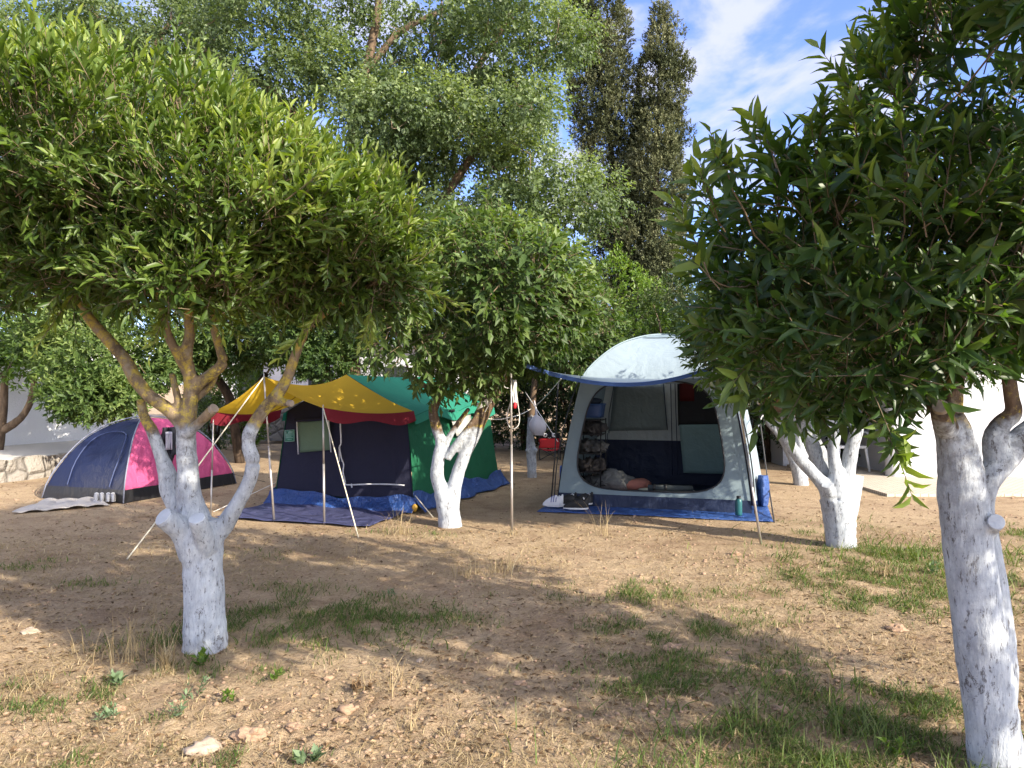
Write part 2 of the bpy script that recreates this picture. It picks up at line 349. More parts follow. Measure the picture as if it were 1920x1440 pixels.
def stems(O, D0, SL, r):
    n = len(O); D0 = unit(D0); A = unit(np.cross(D0, np.array([.3, .2, .9]))); Bv = np.cross(D0, A); vs = []
    for s, rr in ((-.25, r), (1.0, r * .35)):
        for k in range(3):
            th = k * 2.094; vs.append(O + D0 * (SL[:, None] * s) + (A * math.cos(th) + Bv * math.sin(th)) * rr)
    V = np.stack(vs, 1).reshape(-1, 3); f = []
    for k in range(3): j = (k + 1) % 3; f += [(k, j, 3 + j), (k, 3 + j, 3 + k)]
    T = (np.array(f)[None] + (np.arange(n) * 6)[:, None, None]).reshape(-1, 3); return V, T
def limb_net(rs, tips, O, n, r0, r1, seg=6):
    """curved tapering branches from the limb ends to n of the shoots"""
    Vs = []; Ts = []; b = 0; tips = np.array(tips)
    sel = rs.choice(len(O), min(n, len(O)), replace=False)
    sel = sel[np.argsort([((tips - O[i]) ** 2).sum(1).min() for i in sel])]
    nodes = [t for t in tips]; nr = [r0] * len(nodes); rootd = [0.0] * len(nodes)
    for i in sel:
        e = O[i]; na = np.array(nodes); k = int(np.argmin(np.sqrt(((na - e) ** 2).sum(1)) + .35 * np.array(rootd))); s = na[k]; ln = np.linalg.norm(e - s)
        if ln < .02: continue
        r0_ = max(r1 * 1.3, nr[k] * .72)
        m = (s + e) / 2 + np.array([0, 0, -.10 * ln]) + rs.normal(size=3) * .08 * ln
        tt = np.linspace(0, 1, seg)[:, None]; pts = (1 - tt) ** 2 * s + 2 * tt * (1 - tt) * m + tt ** 2 * e + rs.normal(size=(seg, 3)) * .012 * ln * np.sin(tt * 3.14)
        rr = r0_ * (1 - tt[:, 0]) + max(r1, r0_ * .45) * tt[:, 0]; d = unit(np.gradient(pts, axis=0)); A = unit(np.cross(d, [.21, .33, .91])); B_ = np.cross(d, A)
        ring = np.stack([pts + (A * math.cos(t) + B_ * math.sin(t)) * rr[:, None] for t in (0, 1.57, 3.14, 4.71)], 1); Vs.append(ring.reshape(-1, 3))
        for a in range(seg - 1):
            for q in range(4):
                j = (q + 1) % 4; Ts += [(b + a * 4 + q, b + a * 4 + j, b + a * 4 + 4 + j), (b + a * 4 + q, b + a * 4 + 4 + j, b + a * 4 + 4 + q)]
        b += seg * 4
        for a in (2, 4, seg - 1): nodes.append(pts[a]); nr.append(rr[a]); rootd.append(rootd[k] + ln * a / seg)
    return np.concatenate(Vs), np.array(Ts)
def crown(name, parent, blobs, n, k=9, ll=.085, lw=.026, q=2, mats=None, seed=1, up=.5, SL=(.10, .22), gap=.40, gs=2.2, shell=.45, tips=None, limbs=40, lr=(.02, .004), spread=.9, droop=0.0, extra=None, youth_top=.25, stem=True, flat=0):
    """blobs: (centre, radii). Leafy shoots spread through the volume, denser near the outside, with noise-shaped gaps."""
    rs = np.random.RandomState(seed); vol = np.array([(b[1][0] * b[1][1] + b[1][0] * b[1][2] + b[1][1] * b[1][2]) * (b[2] if len(b) > 2 else 1) for b in blobs]); pr = vol / vol.sum()
    Os = []; Ds = []; Ys = []; tot = 0
    while tot < n:
        m = n * 2; bi = rs.choice(len(blobs), m, p=pr); C = np.array([tuple(b[0]) for b in blobs])[bi]; Rr = np.array([b[1] for b in blobs])[bi]
        d = unit(rs.normal(size=(m, 3))); rho = 1 - (1 - rs.uniform(0, 1, m) ** .5) * (1 - shell) * rs.uniform(0, 1.0, m); rho = np.where(rs.uniform(size=m) < .25, rs.uniform(.15, .9, m), rho)
        lump = 1 + .30 * (n3(d * 2.3 + bi[:, None] * 3.7 + 20, 1.3) - .5)
        p = C + d * Rr * (rho * lump)[:, None]
        # drop points deep inside other blobs, and those in the gaps
        keep = np.ones(m, bool)
        for j, b in enumerate(blobs):
            s = (((p - np.array(b[0])) / np.array(b[1])) ** 2).sum(1); keep &= ~((s < .45) & (bi != j) & (rs.uniform(size=m) < .85))
        keep &= n3(p + 50, gs) > gap * (.75 + .5 * rs.uniform(size=m))
        keep &= ~((d[:, 2] < -.75) & (rs.uniform(size=m) < flat))
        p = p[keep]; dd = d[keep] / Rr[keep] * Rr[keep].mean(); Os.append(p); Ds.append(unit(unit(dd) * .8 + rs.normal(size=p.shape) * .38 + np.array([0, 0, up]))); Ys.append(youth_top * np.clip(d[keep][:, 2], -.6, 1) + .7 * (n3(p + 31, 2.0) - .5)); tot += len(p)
    O = np.concatenate(Os)[:n]; D = np.concatenate(Ds)[:n]; Yv = np.concatenate(Ys)[:n]
    if extra is not None:
        eo, ed = extra; O = np.concatenate([O, eo]); D = np.concatenate([D, ed]); Yv = np.concatenate([Yv, np.full(len(eo), .3)])
    sl = rs.uniform(SL[0], SL[1], len(O))
    V, T, var = shoots(rs, O, D, sl, k, ll, lw, q, spread, droop, youth=Yv); mi = np.zeros(len(T), int)
    if stem:
        sv, st = stems(O, D, sl, lw * .09); T = np.concatenate([T, st + len(V)]); V = np.concatenate([V, sv]); var = np.concatenate([var, np.full(len(sv), .5)]); mi = np.concatenate([mi, np.ones(len(st), int)])
    if tips and limbs:
        sv, st = limb_net(rs, [tuple(t) for t in tips], O, limbs, *lr); T = np.concatenate([T, st + len(V)]); V = np.concatenate([V, sv]); var = np.concatenate([var, np.full(len(sv), .5)]); mi = np.concatenate([mi, np.ones(len(st), int)])
    me = npmesh(name, V, T, mi, var); return put(name, me, mats, parent)
def tree_trunk(parent, limbs, mat, voxel=.012, n=14, jit=.05, name='trunk', remesh=True):
    mb = MB()
    for i, (pts, rad) in enumerate(limbs):
        p, r = smooth_path(pts, rad, 5); mb.tube(p, r, n, True, jit, i + 3)
    o = mb.build(name, mat, parent)
    if remesh:
        md = o.modifiers.new('join', 'REMESH'); md.mode = 'VOXEL'; md.voxel_size = voxel; md.use_smooth_shade = True
        sm = o.modifiers.new('soft', 'SMOOTH'); sm.factor = .5; sm.iterations = 2
    return o
def pix(limbs, d0):
    """limbs given in photograph pixels: (px, py, depth offset, radius px) -> metres"""
    out = []
    for l in limbs:
        pts = [P(a, b, d0 + c) for a, b, c, r in l]; out.append((pts, [r / F * (d0 + c) for a, b, c, r in l]))
    return out
def pb(px, py, d, r, w=1): return (P(px, py, d), r, w)

# ------------------------------------------------------------------ the three near orange trees with whitewashed trunks
GT = 'orange trees with whitewashed trunks'
# 1: left foreground
t1 = empty('orange_tree', (G(386, 1216).x, G(386, 1216).y, 0), 'whitewashed orange tree in the left foreground with two pale sawn stubs and lichen-yellow limbs', 'tree', GT)
L1 = pix([
 [(386,1238,0,44),(385,1200,0,40),(383,1130,0,37),(380,1060,0,36),(378,1005,0,40),(376,975,0,30)],
 [(362,1040,-.02,26),(345,1000,-.05,23),(325,982,-.09,21),(306,969,-.14,19)],
 [(388,1030,-.05,20),(380,1000,-.11,18),(369,972,-.17,16)],
 [(378,1010,.02,30),(364,965,.03,27),(354,930,.02,23),(352,880,.02,19),(349,830,.02,18),(350,790,0,17),(357,750,0,14),(357,715,0,12),(352,680,-.02,11)],
 [(352,690,-.02,11),(350,660,-.05,11),(356,625,-.06,10),(354,590,-.1,9),(365,540,-.15,7)],
 [(352,700,0,10),(332,662,-.05,9),(314,625,-.1,8),(306,585,-.15,7),(295,540,-.2,6)],
 [(356,742,0,11),(374,718,.0,11),(398,700,.02,11),(418,680,.02,10),(412,655,.02,8),(402,615,.0,8),(402,575,-.03,7)],
 [(350,760,.02,9),(372,742,.05,8),(395,722,.08,7),(405,700,.1,6)],
 [(345,800,0,11),(334,750,.02,7),(322,700,.03,6)],
 [(350,812,-.02,12),(374,792,-.08,9),(399,768,-.14,10)],
 [(347,800,0,15),(318,770,.0,13),(280,742,.02,12),(255,712,.03,13),(235,675,.05,12),(205,640,.05,11),(170,600,.05,10),(145,560,.05,9),(125,500,.0,8)],
 [(368,1000,.10,22),(338,955,.14,20),(320,920,.15,19),(314,890,.15,17),(302,855,.13,12),(286,810,.12,11),(270,780,.12,9),(264,748,.12,8)],
 [(395,1010,.0,22),(420,985,.02,18),(445,945,.0,14),(468,900,-.02,13),(474,865,-.03,14),(466,835,-.03,13),(470,808,-.03,13),(495,768,0,12),(520,740,0,12),(540,705,0,10),(556,660,0,9),(575,620,0,8),(610,585,0,8),(655,560,0,6),(700,530,0,5)],
 [(518,752,0,9),(543,756,-.05,7)]], 4.34)
tree_trunk(t1, L1, barkmat('bark_whitewash_left', 1.27, lichen=1.0, bark=((.10, .075, .05), (.30, .225, .15)), chips=.55), .010, 16, .04)
tips1 = [l[0][-1] for l in L1[4:7]] + [L1[10][0][-1], L1[10][0][-3], L1[12][0][-1], L1[12][0][-3]]
rs = np.random.RandomState(3)
def sprigs(lst, d, n, ln):                    # long young shoots that stand out of a crown
    o = []; dd = []
    for px, py, tx, ty in lst:
        a = np.array(P(px, py, d)); b = np.array(P(tx, ty, d + rs.uniform(-.2, .1))); v = b - a; L = np.linalg.norm(v)
        for k in range(n): o.append(a + v * (k / n)); dd.append(v / L + rs.normal(size=3) * .15)
    return np.array(o), np.array(dd)
ex1 = sprigs([(x, y, x + rs.uniform(-25, 15), y - rs.uniform(40, 90)) for x, y in [(20,190),(70,160),(120,150),(150,140),(190,150),(230,180),(270,190),(330,200),(380,230),(430,240),(480,260),(530,280),(580,310),(630,350),(680,390),(720,430),(760,470),(50,240),(300,260),(500,330)]] + [(620,560,560,640),(700,560,690,620),(780,540,835,560),(740,500,820,470),(150,540,100,600),(400,560,440,620),(320,560,300,610)], 4.1, 4, .1)
crown('crown', t1, [pb(180,335,4.3,(1.15,1.2,.43),1.2), pb(-120,380,4.3,(.85,1.1,.52)), pb(450,415,4.35,(.80,1.05,.39),1.2), pb(640,460,4.45,(.42,.7,.30)), pb(350,530,3.8,(.34,.32,.17),1.6), pb(705,535,4.5,(.36,.5,.13),1.3), pb(200,500,4.1,(.45,.5,.16),1.2), pb(560,545,4.4,(.3,.5,.11),1), pb(20,540,4.5,(.3,.5,.12),.8), pb(330,215,4.3,(.3,.5,.15),.8),
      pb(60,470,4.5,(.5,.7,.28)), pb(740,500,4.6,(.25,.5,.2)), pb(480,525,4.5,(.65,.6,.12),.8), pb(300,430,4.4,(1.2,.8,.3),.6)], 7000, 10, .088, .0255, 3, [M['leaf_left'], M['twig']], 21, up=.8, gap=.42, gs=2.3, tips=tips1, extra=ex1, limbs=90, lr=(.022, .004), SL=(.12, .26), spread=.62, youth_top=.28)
# 2: right foreground
t2 = empty('orange_tree', (G(1866, 1450).x, G(1866, 1450).y, 0), 'nearest orange tree, tall leaning whitewashed trunk at the right edge with a knot scar', 'tree', GT)
L2 = pix([
 [(1878,1500,0,52),(1870,1440,0,48),(1858,1340,0,46),(1842,1220,0,47),(1828,1120,0,44),(1812,1000,0,42),(1805,930,0,43),(1800,870,0,38),(1790,820,0,33),(1778,780,0,27)],
 [(1860,1400,.05,40),(1865,1250,.08,38),(1856,1120,.08,33),(1845,1010,.08,26),(1842,950,.1,20),(1850,905,.1,22),(1880,862,.12,26),(1915,825,.13,24),(1960,785,.14,22),(2040,700,.15,20)],
 [(1780,800,0,24),(1762,770,-.02,14),(1738,750,0,11)],
 [(1775,805,-.05,22),(1768,785,-.12,20),(1764,766,-.17,19)],
 [(1780,810,.02,28),(1784,760,.04,20),(1786,720,.04,19),(1794,680,.02,20),(1806,650,0,18)],
 [(1800,665,0,16),(1770,640,-.05,10),(1720,605,-.1,8),(1670,570,-.15,7),(1640,540,-.2,6)],
 [(1804,655,0,17),(1830,600,.05,14),(1850,540,.05,12),(1860,460,0,10)],
 [(1872,868,.12,24),(1866,825,.12,22),(1878,795,.12,17),(1900,775,.12,15),(1896,740,.12,13),(1890,680,.12,12),(1905,600,.12,10)],
 [(1848,1000,.02,18),(1858,985,-.04,17),(1866,980,-.09,16)]], 2.94)
tree_trunk(t2, L2, barkmat('bark_whitewash_right', 1.36, lichen=.55, bark=((.035, .027, .022), (.16, .11, .075)), chips=.75), .009, 18, .035)
tips2 = [L2[5][0][-1], L2[5][0][-3], L2[6][0][-1], L2[7][0][-1], L2[4][0][-1]]
rs = np.random.RandomState(3)
ex2 = sprigs([(1650,260,1585,150),(1690,200,1640,120),(1460,320,1425,240),(1380,330,1350,290),(1720,120,1700,10),(1760,60,1740,-20),(1800,100,1810,-10),(1530,290,1540,250),(1620,300,1600,230),(1350,420,1315,330),(1700,150,1670,60),(1850,120,1870,10),(1640,790,1690,850),(1330,520,1300,440)], 2.75, 4, .1)
crown('crown', t2, [pb(1915,190,2.95,(.46,.75,.56),1.2), pb(2010,200,3.0,(.6,.8,.9)), pb(2230,300,3.1,(.6,.8,.7),.6), pb(1690,490,2.9,(.44,.70,.35),1.2), pb(1500,510,3.05,(.28,.55,.36),1.2), pb(1530,650,3.05,(.33,.5,.24),1.1), pb(1630,650,2.95,(.33,.55,.20),1.0), pb(1900,530,3.05,(.40,.65,.20),.8), ((1.9, 3.0, 4.3), (.8, .8, .7)), ((1.75, 1.65, 3.2), (.85, .55, .55), 1.4), ((1.62, 1.55, 2.55), (.5, .4, .42), 1.5), pb(1470,420,3.1,(.18,.4,.15),1)],  # lobes above and right of view are added for the shade they throw
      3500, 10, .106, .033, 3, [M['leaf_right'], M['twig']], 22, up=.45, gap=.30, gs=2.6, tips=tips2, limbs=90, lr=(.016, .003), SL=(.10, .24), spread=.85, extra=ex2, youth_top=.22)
# 3: centre, forked low
t3 = empty('orange_tree', (G(840, 984).x, G(840, 984).y, 0), 'low forked whitewashed orange tree standing between the two large tents', 'tree', GT)
L3 = pix([
 [(845,995,0,24),(842,970,0,21),(838,945,0,21),(832,920,0,19)],
 [(832,930,0,14),(820,895,0,13),(822,860,0,12),(826,830,0,10),(818,800,0,10),(812,770,0,9),(820,745,0,8),(795,722,0,5),(770,705,0,4)],
 [(846,950,0,16),(855,900,0,13),(870,855,0,12),(888,815,0,13),(905,775,0,15),(925,740,0,11),(950,700,0,9),(965,660,0,7),(975,610,0,6)],
 [(838,860,-.02,8),(855,835,-.05,8),(880,800,-.05,6),(900,775,-.05,6)],
 [(830,850,0,7),(845,815,0,6),(865,785,0,5),(880,765,0,4)],
 [(815,765,0,8),(822,735,0,7),(838,700,0,6),(850,650,0,5)]], 8.05)
tree_trunk(t3, L3, barkmat('bark_whitewash_centre', 1.03, lichen=.4, bark=((.05, .036, .026), (.17, .115, .075)), chips=.55), .016, 12, .05)
tips3 = [L3[2][0][-1], L3[2][0][-2], L3[1][0][-1], L3[5][0][-1]]
crown('crown', t3, [pb(900,555,8.0,(1.08,1.35,.70),1.3), pb(775,630,7.7,(.45,.9,.36)), pb(1015,600,8.2,(.48,.7,.50)), pb(860,690,7.9,(.55,.5,.22),.8), ((-1.75, 7.9, 2.72), (.85, .6, .32), .7)], 2800, 9, .118, .048, 2, [M['leaf_mid'], M['twig']], 23, up=.05, droop=.35, gap=.33, gs=1.8, tips=tips3, limbs=60, lr=(.025, .005), SL=(.12, .24), spread=.85, flat=.4)  # last lobe, hidden by the left crown, is added to dapple the tents
# 4: right, behind, many stemmed
t4 = empty('orange_tree', (G(1578, 1026).x, G(1578, 1026).y, 0), 'many stemmed whitewashed orange tree in green grass right of the pale tent', 'tree', GT)
L4 = pix([
 [(1578,1036,0,29),(1576,1005,0,27),(1574,970,0,30),(1570,935,0,32)],
 [(1562,950,-.02,20),(1548,915,-.04,14),(1525,888,-.06,12),(1500,860,-.08,12),(1482,835,-.1,11),(1468,805,-.12,11),(1458,770,-.13,9),(1440,720,-.15,8)],
 [(1572,930,-.05,18),(1568,885,-.06,13),(1562,850,-.06,11),(1565,818,-.06,11),(1568,806,-.07,9)],
 [(1560,930,.1,20),(1545,880,.12,18),(1528,840,.14,17),(1512,808,.15,14),(1500,770,.15,11)],
 [(1583,930,0,20),(1590,880,0,14),(1597,840,0,13),(1606,810,0,12),(1615,770,0,9),(1625,720,0,8)],
 [(1590,960,.03,18),(1602,920,.03,13),(1606,895,.03,12)],
 [(1556,930,-.12,9),(1552,912,-.15,10)]], 7.05)
tree_trunk(t4, L4, barkmat('bark_whitewash_back', 1.18, lichen=.4, bark=((.05, .036, .026), (.17, .115, .075)), chips=.55), .016, 12, .05)
crown('crown', t4, [pb(1540,610,7.1,(1.0,1.2,.66),1.3), pb(1390,640,6.9,(.42,.55,.42)), pb(1750,600,7.2,(.8,1.0,.6)), ((3.6, 6.1, 2.75), (1.0, .9, .65))], 4200, 9, .088, .030, 2, [M['leaf_right'], M['twig']], 24, up=.25, gap=.3, gs=1.8, tips=[L4[1][0][-1], L4[3][0][-1], L4[4][0][-1]], limbs=50, lr=(.025, .005), SL=(.12, .24), droop=.15)  # last lobe, hidden behind the right crown, is added to shade the ground
# 5: further back right, behind the tent pole
t5 = empty('orange_tree', (G(1503, 909).x, G(1503, 909).y, 0), 'farther whitewashed orange tree seen behind the leaning tent pole on the right', 'tree', GT)
L5 = pix([
 [(1503,915,0,14),(1500,890,0,14),(1494,865,0,15)],
 [(1496,875,0,12),(1480,845,0,9),(1462,815,0,8),(1440,790,0,7),(1425,760,0,6)],
 [(1500,865,0,11),(1500,830,0,9),(1492,800,0,8),(1486,770,0,7)],
 [(1505,865,.05,9),(1512,830,.05,8),(1520,790,.05,7)]], 11.3)
tree_trunk(t5, L5, barkmat('bark_whitewash_far', 1.15, bark=((.05, .036, .026), (.17, .115, .075)), chips=.3), .02, 10, .05)
crown('crown', t5, [pb(1460,640,11.3,(1.2,1.2,.95))], 1500, 8, .10, .036, 1, [M['leaf_bush'], M['twig']], 25, up=.2, gap=.3, gs=1.6, tips=[L5[1][0][-1], L5[2][0][-1]], limbs=20, lr=(.03, .008), SL=(.12, .26))
# 6: whitewashed trunk with the plastic bag
t6 = empty('orange_tree', (G(998, 894).x, G(998, 894).y, 0), 'slim whitewashed tree with a white plastic bag hung on it, between the tents', 'tree', GT)
L6 = pix([
 [(998,900,0,9),(997,870,0,9),(996,846,0,10),(994,815,0,6.5),(995,790,0,6),(996,776,0,7),(1000,740,.03,6),(1003,700,.05,6),(998,650,.05,5)],
 [(990,846,-.03,4),(987,843,-.05,4)], [(1002,846,-.05,5),(1006,842,-.08,4)]], 12.2)
tree_trunk(t6, L6, barkmat('bark_whitewash_slim', 1.0, bark=((.05, .036, .026), (.17, .115, .075)), chips=.5), .018, 10, .06)
crown('crown', t6, [pb(1010,600,12.2,(1.2,1.0,.75)), pb(1085,640,12.4,(.6,.8,.6))], 1400, 8, .12, .05, 1, [M['leaf_mid'], M['twig']], 26, up=.15, gap=.33, gs=1.6, tips=[L6[0][0][-1]], limbs=30, lr=(.03, .008), SL=(.12, .26), droop=.2)

# ------------------------------------------------------------------ trees and bushes further back
GB = 'trees in the grove behind the tents'
def back_tree(px, base_py, blobs, limbs, label, seed, mat, n=1400, ll=.115, lw=.048, name='orange_tree', up=.3, cat='tree', gap=.35, bark='bark', q=1, k=8, limbn=24, gs=1.5, SL=(.12, .28), droop=0, lr=(.03, .008), dbase=None, group=GB):
    d = dbase or CH * F / (base_py - CY); t = empty(name, ((px - CX) / F * d, d, 0), label, cat, group)
    L = pix(limbs, d); mb = MB(); tips = []
    for i, (p, r) in enumerate(L): p, r = smooth_path(p, r, 3); mb.tube(p, r, 8, True, .08, i); tips.append(p[-1])
    mb.build('trunk', M[bark], t)
    crown('crown', t, blobs, n, k, ll, lw, q, [mat, M['twig']], seed, up=up, gap=gap, gs=gs, tips=tips, limbs=limbn, lr=lr, SL=SL, droop=droop, stem=False)
    return t
back_tree(8, 880, [pb(30,640,13.3,(.62,.9,.66)), pb(-70,600,13.3,(.8,1,.8))], [[(-10,885,0,9),(-2,830,0,9),(5,770,0,8),(10,700,0,6)], [(0,810,0,8),(38,785,0,7),(58,750,0,6),(65,705,0,5)]], 'bright green orange tree at the far left edge before the white wall', 31, M['leaf_lime'], 1500)
back_tree(225, 880, [pb(210,665,12.6,(1.0,1.0,.80)), pb(130,610,13,(.8,.9,.75)), pb(180,745,12.0,(.75,.6,.26),1.3)], [[(235,885,0,9),(236,830,0,9),(232,790,0,8),(218,755,0,7),(205,720,0,6)], [(234,800,.2,6),(245,760,.2,5),(250,700,.2,5)]], 'low hanging orange tree directly above the small pink and blue dome tent', 32, M['leaf_mid'], 3400)
back_tree(330, 868, [pb(440,600,14.2,(1.5,1.2,.85)), pb(330,640,14,(.9,.9,.6))], [[(450,872,0,9),(440,800,0,9),(430,745,0,9),(400,700,0,7)], [(438,790,0,7),(470,740,0,6),(500,700,0,5)]], 'shady orange tree behind the lichen covered limbs, above the yellow awning', 33, M['leaf_mid'], 3400, bark='bark_dark')
back_tree(620, 872, [pb(590,610,13.5,(1.0,1.0,.70)), pb(690,600,13.4,(.8,.9,.65)), pb(610,680,13.0,(.55,.5,.25))], [[(628,880,0,9),(625,800,0,9),(622,740,0,8),(615,690,0,7)], [(624,760,0,7),(650,710,0,6),(665,670,0,5)]], 'orange tree behind the ridge of the green and yellow tent', 34, M['leaf_mid'], 3000)
# tall loose broadleaf trees behind
def tall(px, d, label, blobs, limbs, seed, n, **k):
    return back_tree(px, 0, blobs, limbs, label, seed, M['leaf_tall'], n, name='plane_tree', dbase=d, group=None, **k)
rs2 = np.random.RandomState(8)
def scatter(cx, cy, d, rx, ry, dep, r, n):
    o = []
    while len(o) < n:
        a, b = rs2.uniform(-1, 1, 2)
        if a * a + b * b > 1: continue
        k = r * rs2.uniform(.7, 1.25); o.append(pb(cx + a * rx, cy + b * ry, d + rs2.uniform(-dep, dep), (k * 1.25, k * 1.2, k * .72)))
    return o
tall(655, 15.5, 'tall loose crowned broadleaf tree rising behind the green tent, sky showing through',
     scatter(700,180,15.5,390,300,2.0,.62,42) + scatter(870,200,15,130,400,1.5,.55,22) + scatter(1010,420,14.6,110,150,.8,.45,18) + scatter(860,480,14.6,180,80,.8,.5,12) + scatter(1060,400,14.4,60,40,.4,.28,6) + scatter(640,500,15,160,60,.8,.5,10) + scatter(780,-120,15.5,300,150,1.5,.6,14) + scatter(790,120,15,170,150,1.2,.55,16) + scatter(520,40,15.5,150,90,1.2,.5,8),
     [[(665,880,0,24),(662,760,0,21),(655,680,0,20),(640,560,0,17),(620,430,0,14),(600,300,0,11),(540,200,0,9),(480,150,0,7),(380,90,0,5)],
      [(640,560,0,14),(680,420,0,12),(660,260,0,10),(690,120,0,9),(708,20,0,7),(720,-80,0,6)],
      [(650,640,.1,12),(760,480,0,10),(860,330,-.3,8),(930,240,-.3,7),(1000,250,-.3,5)],
      [(650,600,.1,12),(800,520,0,10),(920,470,-.4,8),(1040,470,-.5,5)],
      [(680,420,0,10),(800,260,0,8),(900,120,0,6),(960,20,0,5)], [(690,130,0,7),(750,60,0,6),(830,20,0,5)], [(620,430,0,9),(520,330,0,7),(430,260,0,5)]],
     41, 24000, ll=.095, lw=.058, gap=.34, limbn=260, up=.05, droop=.35, k=8, lr=(.035, .007), SL=(.2, .45), gs=1.1)
tall(130, 17, 'pale tall tree behind the left foreground orange tree, top left corner',
     scatter(130,90,17,260,120,1.6,.62,22) + scatter(-40,300,17,100,250,1.2,.55,8) + scatter(330,40,17,120,120,1.2,.55,10),
     [[(120,870,0,16),(125,600,0,14),(135,350,0,11),(170,150,0,8),(200,40,0,5)], [(130,420,0,9),(60,250,0,7),(20,120,0,5)], [(140,330,0,8),(250,150,0,6),(320,40,0,4)]],
     42, 8000, ll=.10, lw=.062, gap=.34, limbn=110, up=.1, droop=.3, k=8, lr=(.035, .008), SL=(.2, .45), gs=1.1)
# cypresses
def cypress(px, d, sp, n, seed, label, tufts=()):
    t = empty('cypress_tree', ((px - CX) / F * d, d, 0), label, 'tree', 'pair of tall cypresses')
    mb = MB(); pts = [P(sp[0][0], 880, d)] + [P(x, y, d) for x, y, w in sp[:-2]]; mb.tube(pts, [.22] + [max(.02, .14 - .02 * i) for i in range(len(sp) - 2)], 8); mb.build('trunk', M['bark_dark'], t)
    rs = np.random.RandomState(seed); sp = np.array(sp, float); o = np.argsort(sp[:, 1]); bl = []
    yy = sp[:, 1].max()
    while yy > sp[:, 1].min():
        w = np.interp(yy, sp[o, 1], sp[o, 2]) / F * d; x = np.interp(yy, sp[o, 1], sp[o, 0]); th = rs.uniform(0, 6.28); rr = min(w * .62, rs.uniform(.26, .50)); off = max(0, w - rr * rs.uniform(.75, 1.15))
        bl.append((P(x, yy, d) + Vector((off * math.cos(th), off * math.sin(th), 0)), (rr, rr, rr * rs.uniform(1.3, 2.0)))); yy -= 5.2 * (1 if w > .5 else 1.6)
    for x, y, r in tufts: bl.append((P(x, y, d - .2), (r / F * d,) * 3))
    crown('crown', t, bl, n, 9, .085, .040, 1, [M['leaf_cypress'], M['twig']], seed, up=.9, gap=.18, gs=1.7, stem=False, SL=(.10, .2), spread=.8, youth_top=.15, shell=.5)
    return t
cypress(1165, 20, [(1175,640,62),(1163,520,64),(1156,400,64),(1148,300,62),(1136,200,66),(1122,100,64),(1114,40,60),(1113,-40,52),(1110,-140,22)], 15000, 61, 'broad left hand cypress running out of the top of the picture', [(1075, 60, 26), (1070, 30, 22), (1090, 250, 20), (1100, 290, 22), (1190, 150, 18)])
cypress(1240, 19.4, [(1215,640,58),(1224,520,66),(1229,400,58),(1230,300,54),(1232,220,44),(1238,150,40),(1238,100,34),(1236,50,20),(1234,0,8)], 13000, 62, 'narrower right hand cypress with a pointed tip and stray side tufts', [(1288, 135, 16), (1270, 70, 14), (1276, 160, 18), (1282, 255, 20), (1250, 20, 9), (1270, 110, 16), (1285, 360, 14), (1262, 40, 9)])
# stray side tufts belong to the right cypress' outline
# bushes and hedge behind
def bush(px, d, ztop, r, label, seed, mat, n=900, name='bush', ll=.085, lw=.035, group='bushes behind the campsite', gap=.3, q=1):
    x = (px - CX) / F * d; t = empty(name, (x, d, 0), label, 'bush', group); mb = MB(); rr = random.Random(seed); tips = []
    for i in range(5):
        e = Vector((x + rr.uniform(-.5, .5) * r, d + rr.uniform(-.3, .3) * r, ztop * rr.uniform(.5, .8))); mb.tube([(x + rr.uniform(-.1, .1), d + rr.uniform(-.1, .1), -.05), (x + (e.x - x) * .4, (d + e.y) / 2, e.z * .5), e], [.035, .025, .012], 6); tips.append(e)
    mb.build('stem', M['bark_dark'], t)
    bl = [((x, d, ztop * .52), (r, r * .9, ztop * .5), 1.4), ((x + r * .45, d - .1, ztop * .75), (r * .5, r * .5, ztop * .24), .8), ((x - r * .5, d, ztop * .66), (r * .5, r * .5, ztop * .25), .8)]
    crown('crown', t, bl, n, 8, ll, lw, q, [mat, M['twig']], seed, up=.35, gap=gap, gs=1.6, tips=tips, limbs=16, lr=(.018, .006), stem=False); return t
bush(1165, 14.5, 3.75, .85, 'yellow green bush at the foot of the cypresses', 71, M['leaf_lime'], 1600, gap=.36)
bush(1275, 13.5, 3.25, .85, 'dark bush between the cypress foot and the right hand orange tree', 72, M['leaf_bush'], 1600)
for i, (px, d, h, r, lb) in enumerate([(900, 17.5, 2.9, 1.3, 'dark hedge bush behind the centre orange tree'), (985, 17.3, 2.8, 1.1, 'dark hedge bush behind the slim trunk with the plastic bag'),
        (1075, 16.6, 3.1, 1.2, 'dark hedge bush behind the red folding chair'), (1180, 16.0, 2.7, 1.2, 'dark hedge bush rising behind the roof of the pale tent'), (1330, 15.6, 2.9, 1.3, 'dark hedge bush right of the pale tent roof'),
        (1440, 14.6, 2.5, 1.1, 'dark hedge bush behind the leaning pole of the pale tent'), (1560, 14.2, 3.0, 1.2, 'dark hedge bush behind the many stemmed orange tree'), (1010, 18.6, 3.3, 1.6, 'rearmost dark hedge bush between the two large tents')]):
    bush(px, d, h, r, lb, 80 + i, M['leaf_bush'], 1500, ll=.10, lw=.042)
bush(455, 17, 1.75, .55, 'round light green shrub left of the yellow awning tip', 90, M['leaf_lime'], 700)
bush(402, 17.5, 1.7, .7, 'green shrub behind the dry stone wall', 91, M['leaf_tall'], 700)
bush(700, 18.5, 2.1, .8, 'green shrub behind the ridge of the green tent', 92, M['leaf_tall'], 700)

